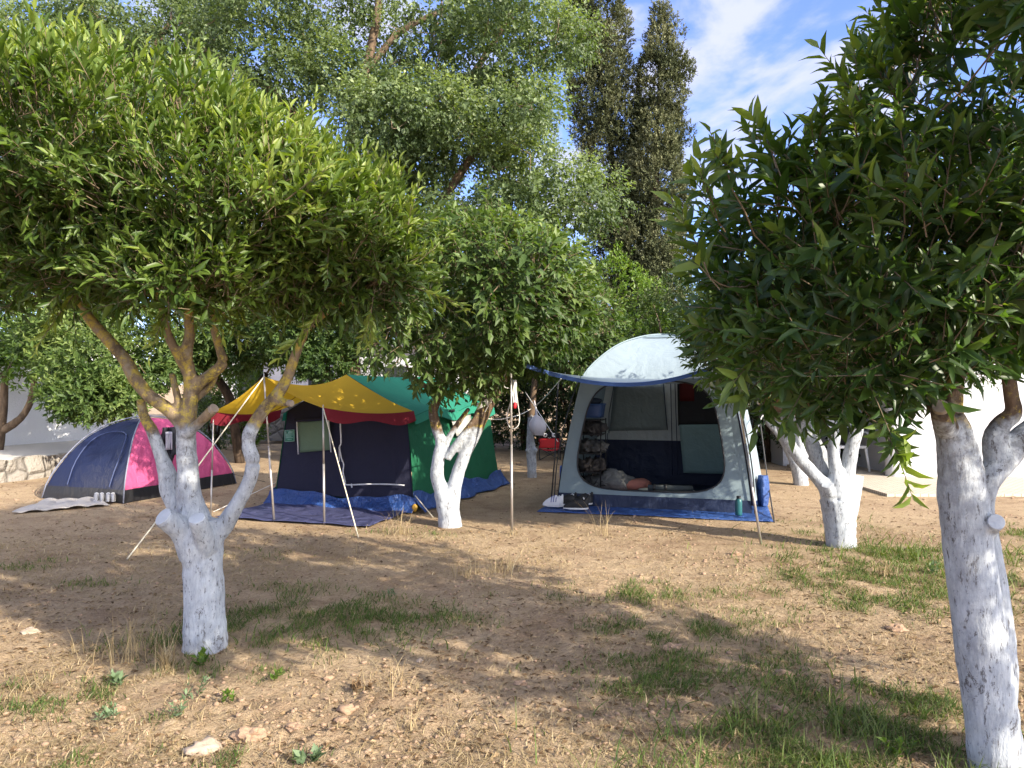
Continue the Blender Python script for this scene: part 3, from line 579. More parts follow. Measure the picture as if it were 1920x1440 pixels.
# unseen orange tree added outside the right edge only for its shade on the ground
t7 = empty('orange_tree', (4.5, .9, 0), 'unseen orange tree added outside the right edge to shade the middle ground', 'tree', GT)
mb = MB(); mb.tube([(4.5, .9, -.05), (4.48, .92, .6), (4.5, .9, 1.2), (4.7, .8, 1.9)], [.12, .11, .10, .06], 10); mb.tube([(4.5, .9, 1.1), (4.25, 1.1, 1.6), (4.1, 1.2, 2.1)], [.07, .06, .04], 8); mb.build('trunk', M['bark'], t7)
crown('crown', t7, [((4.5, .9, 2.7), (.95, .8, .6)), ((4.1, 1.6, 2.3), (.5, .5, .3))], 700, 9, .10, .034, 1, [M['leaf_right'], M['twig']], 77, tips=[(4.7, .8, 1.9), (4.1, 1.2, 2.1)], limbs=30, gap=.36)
# flat sawn faces of the pruned limbs
def cut_face(parent, c, n_, r, mat):
    n_ = Vector(n_).normalized(); mb = MB(); mb.tube([Vector(c) - n_ * .03, Vector(c) + n_ * .004], [r * 1.0, r], 22); o = mb.build('cut_face', mat, parent, False); o.modifiers.new('b', 'BEVEL').width = .002; return o
cutm = plain('painted_cut', (.44, .47, .51), .9, var=.35, bs=35, bump=.8); cutw = plain('sawn_wood', (.27, .22, .17), .9, var=.35, bs=60, bump=.5)
def stub(L, i, parent, mat, k=1.0, ext=.015):
    p, r = L[i]; n_ = (p[-1] - p[-2]).normalized(); cut_face(parent, p[-1] + n_ * ext, n_, r[-1] * k, mat)
stub(L1, 1, t1, cutm, .92, .0); stub(L1, 2, t1, cutm, .92, .0); stub(L1, 9, t1, cutw, .9); stub(L1, 13, t1, cutw, .9)
stub(L2, 2, t2, cutw, .9); stub(L2, 3, t2, cutw, .75); stub(L2, 8, t2, cutm, .9); stub(L4, 5, t4, cutm, 1.0); stub(L4, 6, t4, cutm, 1.05); stub(L4, 2, t4, cutm, .9)

# ------------------------------------------------------------------ walls and buildings
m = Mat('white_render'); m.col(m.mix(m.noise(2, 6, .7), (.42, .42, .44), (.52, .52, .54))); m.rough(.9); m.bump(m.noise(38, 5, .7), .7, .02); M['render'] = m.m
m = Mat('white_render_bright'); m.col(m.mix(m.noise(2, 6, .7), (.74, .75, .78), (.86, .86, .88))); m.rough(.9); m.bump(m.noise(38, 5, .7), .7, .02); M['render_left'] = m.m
m = Mat('concrete'); m.col(m.mix(m.noise(3, 6, .7), (.36, .34, .31), (.50, .47, .43))); m.rough(.95); m.bump(m.noise(30, 5, .7), .4, .01); M['concrete'] = m.m
m = Mat('paving'); bt = m.n('ShaderNodeTexBrick'); bt.inputs['Scale'].default_value = 4.5; bt.inputs['Color1'].default_value = (.50, .43, .34, 1); bt.inputs['Color2'].default_value = (.42, .36, .29, 1); bt.inputs['Mortar'].default_value = (.12, .10, .07, 1); bt.inputs['Mortar Size'].default_value = .02
m.l(m.c.outputs['Object'], bt.inputs['Vector']); m.col(bt.outputs['Color']); m.rough(.9); M['paving'] = m.m
M['dark'] = plain('dark_opening', (.02, .022, .025), .4)
M['slate'] = plain('roof_dark', (.10, .10, .105), .8)
def prism(name, foot, z0, z1, mat, parent=None):      # a block over a footprint
    n = len(foot); mb = MB(); mb.add([(x, y, z0) for x, y in foot] + [(x, y, z1) for x, y in foot], [tuple(range(n))[::-1], tuple(range(n, 2 * n))] + [(i, (i + 1) % n, n + (i + 1) % n, n + i) for i in range(n)])
    return mb.build(name, mat, parent, False)
# left: white garden wall standing on a terrace held by rough stones
wa, wb = Vector((-10.9, 10.6, 0)), Vector((-8.25, 17.0, 0)); wd = (wb - wa).normalized(); wn_ = Vector((wd.y, -wd.x, 0))
w = prism('garden_wall', [tuple((wa - wd * 6)[:2]), tuple(wb[:2]), tuple((wb - wn_ * .25)[:2]), tuple((wa - wd * 6 - wn_ * .25)[:2])], .25, 2.35, M['render_left']); tag(w, 'long white rendered garden wall on the left with dappled light', 'wall')
e0, e1 = Vector((-8.75, 8.2, 0)), Vector((-6.6, 15.2, 0))
te = prism('terrace', [tuple(e0[:2]), tuple(e1[:2]), (-7.9, 17.4), tuple((wb + wd * .3)[:2]), tuple((wa - wd * 6)[:2])], -.1, .335, M['concrete']); tag(te, kind='structure')
# dry stone wall behind the tents
m = Mat('dry_stone'); vo = m.n('ShaderNodeTexVoronoi', feature='DISTANCE_TO_EDGE'); vo.inputs['Scale'].default_value = 3.3; vo.inputs['Randomness'].default_value = 1
vc = m.n('ShaderNodeTexVoronoi'); vc.inputs['Scale'].default_value = 3.3
for v in (vo, vc): m.l(m.c.outputs['Object'], v.inputs['Vector'])
bw = m.n('ShaderNodeRGBToBW'); m.l(vc.outputs['Color'], bw.inputs[0])
cc = m.mix(bw.outputs[0], (.13, .115, .10), (.28, .25, .215)); cc = m.mix(m.ramp(vo.outputs['Distance'], [(.0, 1.0), (.06, 0.0)]), cc, (.07, .06, .05)); cc = m.mix(m.math('MULTIPLY', m.noise(22, 5, .7), .5), cc, (.30, .28, .25)); m.col(cc); m.rough(.95)
m.bump(m.math('ADD', m.ramp(vo.outputs['Distance'], [(0, 0.0), (.14, 1.0)]), m.noise(25, 4)), .9, .05); M['drystone'] = m.m
mb = MB(); A = Vector((-8.8, 20.6, 0)); Bq = Vector((-1.0, 19.2, 0)); dv = (Bq - A); nn = Vector((dv.y, -dv.x, 0)).normalized()
def dsw(u_, v_):
    if v_ < .8: p = A + dv * u_ + nn * (.2 - .06 * v_); p.z = -.05 + (v_ / .8) * (1.12 + .12 * math.sin(u_ * 23) * (v_ / .8)); p += nn * .05 * (float(n3([u_ * 26, v_ * 6, 1])) - .5); return p
    p = A + dv * u_ + nn * (.2 - (v_ - .8) * 2); p.z = 1.07 + .12 * math.sin(u_ * 23); return p
mb.grid(dsw, 90, 10); mb.grid(lambda u_, v_: A + dv * u_ - nn * .2 + Vector((0, 0, (1 - v_) * 1.05)), 4, 1); o = mb.build('dry_stone_wall', M['drystone']); tag(o, 'grey dry stone wall seen under and left of the yellow awning', 'wall')
mb = MB(); rr = random.Random(9); hx = Vector((-7.0, 19.9, 0))
mb.box(Vector((-7.1, 19.85, .82)), (.42, .2, .5)); o = mb.build('meter_box', plain('grey_box', (.42, .43, .45), .6), None, False); tag(o, 'pale grey meter box fixed on the dry stone wall by the awning tip', 'box')
mb = MB(); ed = e1 - e0; en = Vector((ed.y, -ed.x, 0)).normalized()
def rw(u_, v_):
    p = e0 + ed * u_ + en * (.10 - .03 * v_); p.z = -.05 + .40 * v_; p += en * .09 * (float(n3([u_ * 30, v_ * 2.2, 3])) - .5) + Vector((0, 0, .05 * v_ * (float(n3([u_ * 34, 1, 1])) - .5))); return p
mb.grid(rw, 160, 14); mb.grid(lambda u_, v_: rw(u_, 1) - en * .25 * v_ + Vector((0, 0, -.02 * v_)), 160, 1); o = mb.build('stone_retaining_wall', M['drystone']); tag(o, 'low retaining wall of rough stones under the terrace behind the dome tent', 'wall')
# far white house
h = empty('white_house', (-6.5, 31, 0), 'far white house glimpsed above the stone wall between the trees', 'house')
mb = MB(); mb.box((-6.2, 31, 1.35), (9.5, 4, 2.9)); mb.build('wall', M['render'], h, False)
mb = MB(); mb.box((-6.2, 30.9, 2.9), (10.0, 4.6, .2)); mb.build('roof', M['slate'], h, False)
for x in (-9.8, -7.2, -4.4):
    mb = MB(); mb.box((x, 28.97, 1.55), (.95, .08, 1.15)); wdw = mb.build('window', M['dark'], h, False)
    mb = MB(); mb.box((x, 28.93, .93), (1.1, .14, .07)); mb.box((x - .5, 28.95, 1.55), (.07, .1, 1.15)); mb.box((x + .5, 28.95, 1.55), (.07, .1, 1.15)); mb.box((x, 28.95, 2.15), (1.07, .1, .07)); mb.build('frame', M['render'], wdw, False)
# right: white building with a recessed porch
bd = empty('white_building', (7.4, 12.1, 0), 'bright white rendered building behind the right hand trees', 'building')
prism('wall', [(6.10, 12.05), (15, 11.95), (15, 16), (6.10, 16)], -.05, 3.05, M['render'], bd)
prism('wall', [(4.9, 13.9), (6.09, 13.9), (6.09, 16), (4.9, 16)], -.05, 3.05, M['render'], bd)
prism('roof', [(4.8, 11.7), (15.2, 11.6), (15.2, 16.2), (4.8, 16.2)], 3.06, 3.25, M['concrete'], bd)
mb = MB()
def col_(u_, v_): return (6.02 + .13 * math.cos(u_ * 6.2832), 12.12 + .13 * math.sin(u_ * 6.2832), v_ * 3.04)
mb.grid(col_, 16, 1); mb.build('pillar', M['render'], bd)
mb = MB(); mb.box((5.92, 13.87, 1.02), (.28, .05, 2.05)); mb.build('door', M['dark'], bd, False)
pv = MB(); pv.box((6.4, 12.0, .012), (2.9, 3.7, .05)); o = pv.build('patio', M['paving'], None, False); tag(o, kind='structure')
gv_ = MB(); gv_.grid(lambda u_, v_: (7.9 + u_ * 7, 11.1 + v_ * .9, gh(7.9 + u_ * 7, 11.1 + v_ * .9) + .02), 20, 3); o = gv_.build('gravel_strip', plain('gravel', (.40, .35, .33), .95, var=.5, bs=60, bump=1)); tag(o, kind='structure')
# porch armchair with a dark bag on it
wp = plain('white_plastic', (.72, .72, .72), .45); blk = plain('black_cloth', (.018, .018, .02), .8)
ch = empty('garden_chair', (5.62, 12.9, .04), 'white plastic garden armchair in the porch of the white building', 'chair')
c0 = Vector((5.62, 12.9, .04)); mb = MB(); mb.box(c0 + Vector((0, 0, .40)), (.48, .46, .04)); mb.build('seat', wp, ch, False)
mb = MB(); mb.grid(lambda u_, v_: c0 + Vector(((u_ - .5) * .46, .2 + .10 * v_ + .03 * math.cos((u_ - .5) * 5), .42 + .42 * v_)), 8, 6); b_ = mb.build('backrest', wp, ch); b_.modifiers.new('s', 'SOLIDIFY').thickness = .02
for sx in (-1, 1):
    mb = MB(); mb.tube([c0 + Vector((sx * .25, -.22, .42)), c0 + Vector((sx * .27, -.2, .62)), c0 + Vector((sx * .27, .22, .66))], [.025, .02, .02], 8); mb.build('armrest', wp, ch)
    for sy in (-1, 1): mb = MB(); mb.tube([c0 + Vector((sx * .22, sy * .2, .40)), c0 + Vector((sx * .26, sy * .25, 0))], [.025, .018], 8); mb.build('leg', wp, ch)
mb = MB(); mb.blob(c0 + Vector((.02, 0, .56)), (.2, .16, .14), 4, .3); o = mb.build('duffel_bag', blk); tag(o, 'black bag lying on the white plastic garden armchair', 'bag')

clodm = plain('earth_clod', (.28, .185, .12), .95, var=.35, bs=35, bump=.9)
# ------------------------------------------------------------------ stones, clods, litter, grass
for i, (px, py, w_, lb) in enumerate([(382,1408,.085,'pale sandy stone with a dark shadow near the bottom left'), (466,1382,.075,'brown lump of earth right of the pale stone'), (552,1366,.045,'rounded stone among the broken soil'), (650,1330,.05,'squarish clod of earth in the sunny soil'),
        (222,1326,.04,'small brown stone left of the grey green weed'), (58,1190,.06,'flat pale stone at the left edge'), (616,1268,.035,'dark clod half buried in the shade'), (975,1282,.04,'grey stone in the middle of the bare shaded soil'),
        (1262,1226,.06,'grey stone beside the grass patch in the middle'), (1470,1268,.055,'brown clod in the striped shade on the right'), (1680,1182,.07,'pale flat stone near the tall right trunk'), (787,1240,.025,'tiny white stone in the dark patch'),
        (640,1348,.04,'reddish clod below the squarish one'), (1462,1338,.05,'clod at the edge of the long grass'), (1378,1018+22,.06,'clod at the foot of the leaning tent pole')]):
    g0 = G(px, py); w_ *= .8; mb = MB(); mb.blob((g0.x, g0.y, g0.z + w_ * .12), (w_ * 1.0, w_ * .75, w_ * .55), i, .5, 3, 2.6)
    o = mb.build('stone', M['stone'] if i in (0, 5, 11) else clodm, None, i % 3 == 0); tag(o, lb, 'stone', 'loose stones and clods on the ground')
for i in range(9):
    x = 7.55 + i * .27 + random.uniform(-.05, .05); mb = MB(); mb.blob((x, 10.75 + random.uniform(-.05, .05), .05), (.12, .1, .075), 40 + i, .3, 2, 1.6)
    o = mb.build('edging_stone', M['stone'], None, True); tag(o, 'reddish edging stone in the row before the white building, ' + ['first', 'second', 'third', 'fourth', 'fifth', 'sixth', 'seventh', 'eighth', 'last'][i] + ' from left', 'stone', 'row of edging stones before the white building')
def ico(n=1):
    bm = bmesh.new(); bmesh.ops.create_icosphere(bm, subdivisions=n, radius=1); v = np.array([v.co[:] for v in bm.verts]); f = np.array([[q.index for q in p.verts] for p in bm.faces]); bm.free(); return v, f
def scatter_pts(n, seed, y0, y1, dens):
    rs = np.random.RandomState(seed); o = []; c_ = 0
    while c_ < n:
        yy = y0 * (y1 / y0) ** rs.uniform(size=n * 3); xx = rs.uniform(-.72, .72, n * 3) * yy
        k = rs.uniform(size=n * 3) < dens(xx, yy); o.append(np.stack([xx[k], yy[k]], 1)); c_ += k.sum()
    return np.concatenate(o)[:n], rs
iv, if_ = ico(1)
rocky = lambda x, y: np.clip(.10 + np.exp(-((x + .85) ** 2 / 1.0 + (y - 3.4) ** 2 / .25)) * 1.3 + np.exp(-((x - 1.6) ** 2 / .9 + (y - 6.5) ** 2 / .6)) * .9 + np.exp(-((x - 1.4) ** 2 / .8 + (y - 3.5) ** 2 / .3)) * .3 + .5 * (vnoise(x * 1.5, y * 1.5) > .72), 0, 1)
pts, rs = scatter_pts(7500, 5, 2.2, 12, rocky)
sz = .0025 + .0085 * rs.uniform(size=len(pts)) ** 4 * (1 + pts[:, 1] * .08)
Vv = iv[None] * (1 + .35 * rs.uniform(-1, 1, (len(pts), len(iv), 1))) * sz[:, None, None] * np.array([1.2, 1, .7]); Vv += np.concatenate([pts, (gha(pts[:, 0], pts[:, 1]) + sz * .3)[:, None]], 1)[:, None]
me = npmesh('soil_crumbs', Vv.reshape(-1, 3), (if_[None] + (np.arange(len(pts)) * len(iv))[:, None, None]).reshape(-1, 3))
soilc = plain('clod', (.28, .19, .125), .95, var=.3, bs=50, bump=.5); o = put('soil_crumbs', me, soilc); tag(o, 'crumbs of dry reddish soil and small pebbles over the ground', 'soil', kind='stuff')
def blades(name, pts, rs, h, w_, lean, mat, seg=3, label='', cat='grass', kind='stuff', varf=None, hv=None, parent=None):
    n = len(pts); az = rs.uniform(0, 6.283, n); H = h * rs.uniform(.45, 1.25, n) if hv is None else hv; Wd = w_ * rs.uniform(.7, 1.3, n) * (1 + .10 * pts[:, 1]); ln = lean * rs.uniform(.3, 1.5, n)
    d = np.stack([np.cos(az), np.sin(az), np.zeros(n)], -1); sd = np.stack([-np.sin(az + .6), np.cos(az + .6), np.zeros(n)], -1)
    base = np.concatenate([pts, (gha(pts[:, 0], pts[:, 1]) - .004)[:, None]], 1); rows = []
    for k in range(seg + 1):
        t = k / seg; c_ = base + d * (H * ln * t ** 1.8)[:, None] + np.array([0, 0, 1]) * (H * (t - .35 * ln * t * t))[:, None]; ww = Wd * (1 - t) ** .7 * .5
        if k < seg: rows += [c_ - sd * ww[:, None], c_ + sd * ww[:, None]]
        else: rows += [c_]
    V = np.stack(rows, 1); m_ = V.shape[1]; f = []
    for k in range(seg - 1): a = 2 * k; f += [(a, a + 1, a + 3), (a, a + 3, a + 2)]
    a = 2 * (seg - 1); f += [(a, a + 1, a + 2)]
    T = (np.array(f)[None] + (np.arange(n) * m_)[:, None, None]).reshape(-1, 3); var = np.clip(.45 + rs.normal(0, .2, n) + (0 if varf is None else varf), 0, 1)
    me = npmesh(name, V.reshape(-1, 3), T, None, np.repeat(var, m_)); o = put(name, me, mat, parent)
    if parent is None: tag(o, label, cat, kind=kind)
    return o
pts, rs = scatter_pts(21000, 6, 2.2, 9, lambda x, y: np.clip(gmask(x, y) * .9 - .04, 0, 1))
blades('grass', pts, rs, .055, .0042, .8, M['grass'], 3, 'short green grass growing in scattered patches on the soil', varf=.18 * (vnoise(pts[:, 0] * 2, pts[:, 1] * 2) - .5))
long_ = lambda x, y: np.clip(np.exp(-((x - 1.2) ** 2 / .35 + (y - 2.95) ** 2 / .35)) * .7 + np.exp(-((x - 3.6) ** 2 / .9 + (y - 6.6) ** 2 / .35)) + np.exp(-((x + 1.5) ** 2 / .5 + (y - 4.5) ** 2 / .05)) * .3, 0, 1)
pts, rs = scatter_pts(1900, 7, 2.2, 9, lambda x, y: long_(x, y) * (.05 + .95 * (vnoise(x * 8, y * 8) > .6)))
blades('long_grass', pts, rs, .14, .0055, 1.0, M['grass'], 5, 'taller bright grass blades near the right hand trunks', varf=.15)
strawd = lambda x, y: np.clip(.16 + .55 * (vnoise(x * 1.3 + 4, y * 1.3) > .5) * vnoise(x * 5, y * 5) + .5 * np.exp(-(y - 6.7) ** 2 / .4) * (x < .5) + .7 * np.clip(gmask(x, y), 0, .6), 0, 1) * np.where((y > 7.9), .3, 1)
pts, rs = scatter_pts(46000, 8, 2.2, 14, strawd)
blades('dry_grass', pts, rs, .05, .0036, 2.3, M['straw'], 3, 'thin dry straw coloured grass strewn over the soil')
pts, rs = scatter_pts(9000, 12, 2.2, 16, lambda x, y: .2 + .8 * (vnoise(x * .8, y * .8 + 9) > .45))
n = len(pts); B_ = np.concatenate([pts, (gha(pts[:, 0], pts[:, 1]) + .006)[:, None]], 1); az = rs.uniform(0, 6.283, n)
V, T, c_ = leaves(B_, np.stack([np.cos(az), np.sin(az), rs.uniform(-.1, .25, n)], -1), np.array([0, 0, 1.]) + rs.normal(size=(n, 3)) * .35, rs.uniform(.02, .05, n), rs.uniform(.008, .02, n), 2)
o = put('leaf_litter', npmesh('leaf_litter', V, T, None, np.repeat(rs.uniform(0, 1, n), c_)), M['litter']); tag(o, 'fallen brown and pale leaves scattered over the ground', 'leaves', kind='stuff')
pts, rs = scatter_pts(500, 15, 2.2, 9, lambda x, y: .6 + 0 * x)
blades('twig_litter', pts, rs, .10, .004, 3.2, M['litter'], 4, 'fallen twigs and dry stalks lying on the ground', 'twigs')
# single weeds
def tuft(px, py, n, h, w_, lean, mat, r, label, seed, name='grass_tuft', cat='grass tuft', seg=5, group='single tufts of dry grass'):
    g0 = G(px, py); rs = np.random.RandomState(seed); pts = np.array([g0.x, g0.y]) + rs.normal(size=(n, 2)) * r
    o = blades(name, pts, rs, h, w_, lean, mat, seg, label, cat, None); o['group'] = group; return o
for i, a in enumerate([(310,1252,90,.17,.0035,.55,M['straw'],.022,'dense straw coloured tuft at the foot of the left whitewashed trunk'), (235,1240,60,.30,.0025,.75,M['straw'],.07,'wispy dry grass clump left of the dense straw tuft'),
        (280,1215,50,.34,.0022,.6,M['straw'],.09,'tall thin dry stalks just left of the left trunk base'), (765,1362,28,.12,.003,.9,M['straw'],.02,'small dry tuft in the sunny soil right of the clods'), (60,1290,40,.12,.004,.9,M['straw'],.05,'pale grass tuft near the left edge'),
        (750,1002,46,.30,.0028,.8,M['straw'],.10,'wispy dry clump in front of the centre tree and tarp'), (1133,1003,14,.40,.003,.5,M['straw'],.05,'few tall stalks before the blue groundsheet of the pale tent'),
        (870,1085,40,.16,.0035,.6,M['straw'],.07,'thin dry clump in the middle shade'), (940,1080,50,.18,.0035,.6,M['straw'],.07,'dry clump with seed heads in the middle of the ground'), (1270,1160,26,.16,.0035,.6,M['straw'],.10,'sparse dry tuft above the centre grass patch'),
        (1445,1210,34,.20,.003,.5,M['straw'],.08,'upright dry stalks in the striped shade on the right'), (1660,1080,40,.14,.005,.6,M['straw'],.04,'pale seed headed tuft inside the bright grass'), (960,1003,26,.12,.003,.8,M['straw'],.05,'short dry tuft at the foot of the thin upright pole'),
        (670,1035,16,.10,.003,.7,M['straw'],.03,'small dry tuft at the peg of the awning guy rope'), (740,1290,36,.16,.003,1.0,M['straw'],.10,'loose dry tangle right of centre in the shaded soil'), (160,1225,24,.2,.003,.9,M['straw'],.05,'bent dry stalks at the left in the shade')]):
    tuft(*a[:9], 200 + i)
def plant(px, py, k, h, ll, lw, mat, label, seed, lean=.35):
    g0 = G(px, py); rs = np.random.RandomState(seed); O = np.tile(np.array(g0), (k, 1)) + rs.normal(size=(k, 3)) * [.02, .02, 0]; D = np.stack([rs.normal(size=k) * lean, rs.normal(size=k) * lean, np.ones(k)], -1)
    V, T, var = shoots(rs, O, D, rs.uniform(.6, 1, k) * h, 9, ll, lw, 2, .7); sv, st = stems(O, D, np.full(k, h * .8), .002); T = np.concatenate([T, st + len(V)]); mi = np.zeros(len(T), int); mi[-len(st):] = 1
    o = put('weed', npmesh('weed', np.concatenate([V, sv]), T, mi, np.concatenate([var, np.full(len(sv), .5)])), [mat, M['twig']]); tag(o, label, 'weed', 'small leafy weeds')
for i, a in enumerate([(335,1345,5,.13,.035,.016,M['weed'],'grey green fleshy weed near the bottom left'), (360,1305,4,.13,.035,.016,M['weed'],'second grey green weed behind the fleshy one'), (428,1322,3,.06,.04,.022,M['leaf_lime'],'small light green seedling right of the grey green weeds'),
        (228,1280,4,.06,.05,.03,M['weed'],'broad leaved weed below the dry stalks on the left'), (205,1340,6,.07,.04,.015,M['weed'],'low sprawling weed at the lower left'), (510,1278,3,.05,.04,.022,M['leaf_lime'],'small yellow green seedling in the shade'),
        (665,1292,4,.06,.04,.025,M['litter'],'wilted brownish weed in the sunny soil edge'), (382,1245,5,.08,.045,.03,M['leaf_lime'],'yellowish weed at the foot of the left trunk'), (1755,1078,6,.10,.05,.025,M['weed'],'dark leafed weed in the bright grass near the tall right trunk'),
        (580,1432,3,.04,.05,.035,M['weed'],'round leafed weed at the bottom edge'), (740,985,4,.25,.02,.008,M['weed'],'thin blue green weed before the right end of the tarp'), (735,1125,5,.07,.03,.012,M['weed'],'grey weed in the middle shade'), (1680,1425,4,.10,.05,.02,M['leaf_lime'],'leafy weed beside the base of the tall right trunk')]):
    plant(*a, 300 + i)

# ------------------------------------------------------------------ fabrics
def lin(r, g_, b): return tuple(((k / 255) ** 2.2) for k in (r, g_, b))
F_pink = fabric('pink_nylon', (.52, .085, .205), .2, .6, .7, .15); F_navy1 = fabric('navy_nylon', (.007, .012, .042), .08, .42, spec=.5)
F_black = fabric('black_groundsheet', (.012, .012, .014), 0, .45, spec=.5); F_mesh = fabric('navy_mesh', (.028, .052, .14), .1, .6)
F_yellow = fabric('yellow_canvas', (.60, .38, .025), .34, .8, .25, .10); F_burg = fabric('burgundy_canvas', (.17, .013, .025), .2, .8, .25, .12)
F_green = fabric('green_canvas', (.010, .105, .050), .18, .8, .3, .15); F_greenroof = fabric('sea_green_canvas', (.022, .205, .135), .18, .75, .25, .12); F_navy = fabric('navy_canvas', (.014, .015, .034), .0, .85, .3)
F_window = fabric('faded_green_panel', (.11, .17, .11), .1, .7); F_white = fabric('white_canvas', (.48, .48, .45), .3, .8)
F_tarp = fabric('blue_tarp', (.026, .075, .255), .1, .4, 1.2, .3, .5, 14); F_tarp2 = fabric('purple_blue_tarp', (.050, .055, .125), .05, .55, 1.4, .3, .4, 6)
F_sky = fabric('pale_blue_nylon', (.28, .345, .385), .15, .5, .22, .08); F_pale = fabric('grey_blue_nylon', (.20, .26, .285), .08, .55, .22, .08); F_trim = fabric('blue_trim', (.035, .085, .25), .1, .5); F_tnavy = fabric('tent_navy', (.012, .020, .050), .0, .5, .4)
F_in = fabric('inner_grey', (.40, .45, .46), .12, .7, .7); F_flap = fabric('teal_flap', (.20, .30, .295), .1, .6, .5); F_dmesh = fabric('dark_mesh', (.02, .02, .022), 0, .8); F_purple = fabric('plum_trim', (.045, .03, .06), .05, .6)
M['pole'] = plain('steel_pole', (.42, .39, .36), .4, .7, .25); M['rope'] = plain('rope', (.62, .56, .42), .9); M['rope_w'] = plain('white_rope', (.62, .60, .55), .9); M['blackp'] = plain('black_plastic', (.015, .015, .017), .45)
M['white_t'] = plain('white_tape', (.6, .6, .62), .8)
def V2(p, z=None): return Vector((p.x, p.y, p.z if z is None else z))
def nz3(p, s, k=0): return float(n3([p[0] + k, p[1] + k, p[2] + k], s)) - .5
def rope(name, pts, r, mat, label=None, sag=0, parent=None, n=10, cat='rope', group=None):
    mb = MB(); pp = []
    for a, b in zip(pts[:-1], pts[1:]):
        for k in range(n): t = k / n; q = Vector(a).lerp(Vector(b), t); q.z -= sag * 4 * t * (1 - t); pp.append(q)
    pp.append(Vector(pts[-1])); mb.tube(pp, r, 6); o = mb.build(name, mat, parent)
    if label: tag(o, label, cat, group)
    return o
# ------------------------------------------------------------------ small dome tent (navy and pink)
Fc = Vector((-4.80, 9.50, 0)); dr = Vector((.34, .94, 0)).normalized(); dl = Vector((-.94, .34, 0)).normalized()
Rc = Fc + dr * 2.05; Lc = Fc + dl * 1.36; Bc = Rc + dl * 1.36; ctr = (Fc + Bc) / 2
dome = empty('dome_tent', (ctr.x, ctr.y, 0), 'small navy and pink dome tent on the left behind the foreground trunk', 'tent')
def dsurf(u_, v_, off=0):      # u along dl, v along dr, both -1..1
    s_ = max(abs(u_), abs(v_)); t_ = min(abs(u_), abs(v_)) / max(s_, 1e-6)
    hgt = 1.02 * (max(0, 1 - s_ ** 2.1)) ** .72
    k = 1 - .07 * (1 - t_ ** 2) * s_
    p = ctr + dl * (.68 * u_ * (k if abs(u_) >= abs(v_) else 1)) + dr * (1.025 * v_ * (k if abs(v_) > abs(u_) else 1)); p.z = hgt * (1 - .05 * (1 - t_ ** 2)) + off
    p.z += .02 * nz3(p, 3, 4); p += (p - Vector((ctr.x, ctr.y, .2))).normalized() * (off + .02 * nz3(p, 4)); return p
def panel(side, s0, s1, off=0, w=1.0, n=22):
    """side 'f' faces -dr (door), 'r' faces -dl (pink long side); s from apex 0 to base 1"""
    def fn(a, b):
        s_ = s0 + (s1 - s0) * b; t_ = (a * 2 - 1) * w * s_
        s_ = s_ if s_ > 0 else 1e-4
        return {'f': dsurf(t_, -s_, off), 'b': dsurf(t_, s_, off), 'r': dsurf(-s_, t_, off), 'l': dsurf(s_, t_, off)}[side]
    return fn
SP = .985
for nm, sd, mt in (('door_panel', 'f', F_navy1), ('side_panel', 'r', F_pink), ('side_panel', 'l', F_pink), ('rear_panel', 'b', F_navy1)):
    mb = MB(); mb.grid(panel(sd, 0.001, SP), 28, 26); o = mb.build(nm, mt, dome)
for sd in 'frbl':
    mb = MB(); mb.grid(panel(sd, .962, 1.0, .008), 28, 3); mb.build('groundsheet', F_black, dome)
mb = MB()   # door zip arch on the navy face
def arch(t):
    th = t * math.pi; return dsurf(.62 * math.cos(th) * (.55 + .30), -(.955 - .50 * math.sin(th) ** .8), .012)
mb.tube([arch(t) for t in np.linspace(.0, 1, 30)], .008, 6, False); mb.build('zip', fabric('navy_piping', (.035, .05, .12), 0, .5), dome)
for pts in ([(-t, -t) for t in np.linspace(1, -1, 50)], [(-t, t) for t in np.linspace(1, -1, 50)]):
    mb = MB(); mb.tube([dsurf(a, b, .012) for a, b in pts], .009, 6); mb.build('pole', plain('grey_pole_sleeve', (.16, .17, .22), .5), dome)
# jacket hanging on the dome
jp = P(316, 835, 10.35); jk = empty('jacket', jp, 'small black and grey garment hanging on the pink side of the dome tent', 'garment')
mb = MB()
def jf(u_, v_):
    w_ = (.07 + .05 * math.sin(v_ * 3.1)) * (1 if v_ < .8 else .7); return P(316, 835, 10.32) + Vector(((u_ - .5) * w_ * 2 + .02 * math.sin(v_ * 9), -.03 * math.cos(u_ * 6.28) - .05 * v_ + .03 * math.sin(u_ * 20), .24 - .44 * v_ - (.06 * math.sin(u_ * 9) if v_ > .95 else 0)))
mb.grid(jf, 14, 18); o = mb.build('cloth', fabric('black_knit', (.02, .02, .025), .05), jk); o.modifiers.new('s', 'SOLIDIFY').thickness = .015
mb = MB(); mb.grid(lambda u_, v_: P(318, 832, 10.24) + Vector(((u_ - .5) * .09, -.02 * math.cos(u_ * 6), .16 - .24 * v_)), 6, 8); o = mb.build('lining', fabric('grey_knit', (.35, .34, .38), .05), jk); o.modifiers.new('s', 'SOLIDIFY').thickness = .01
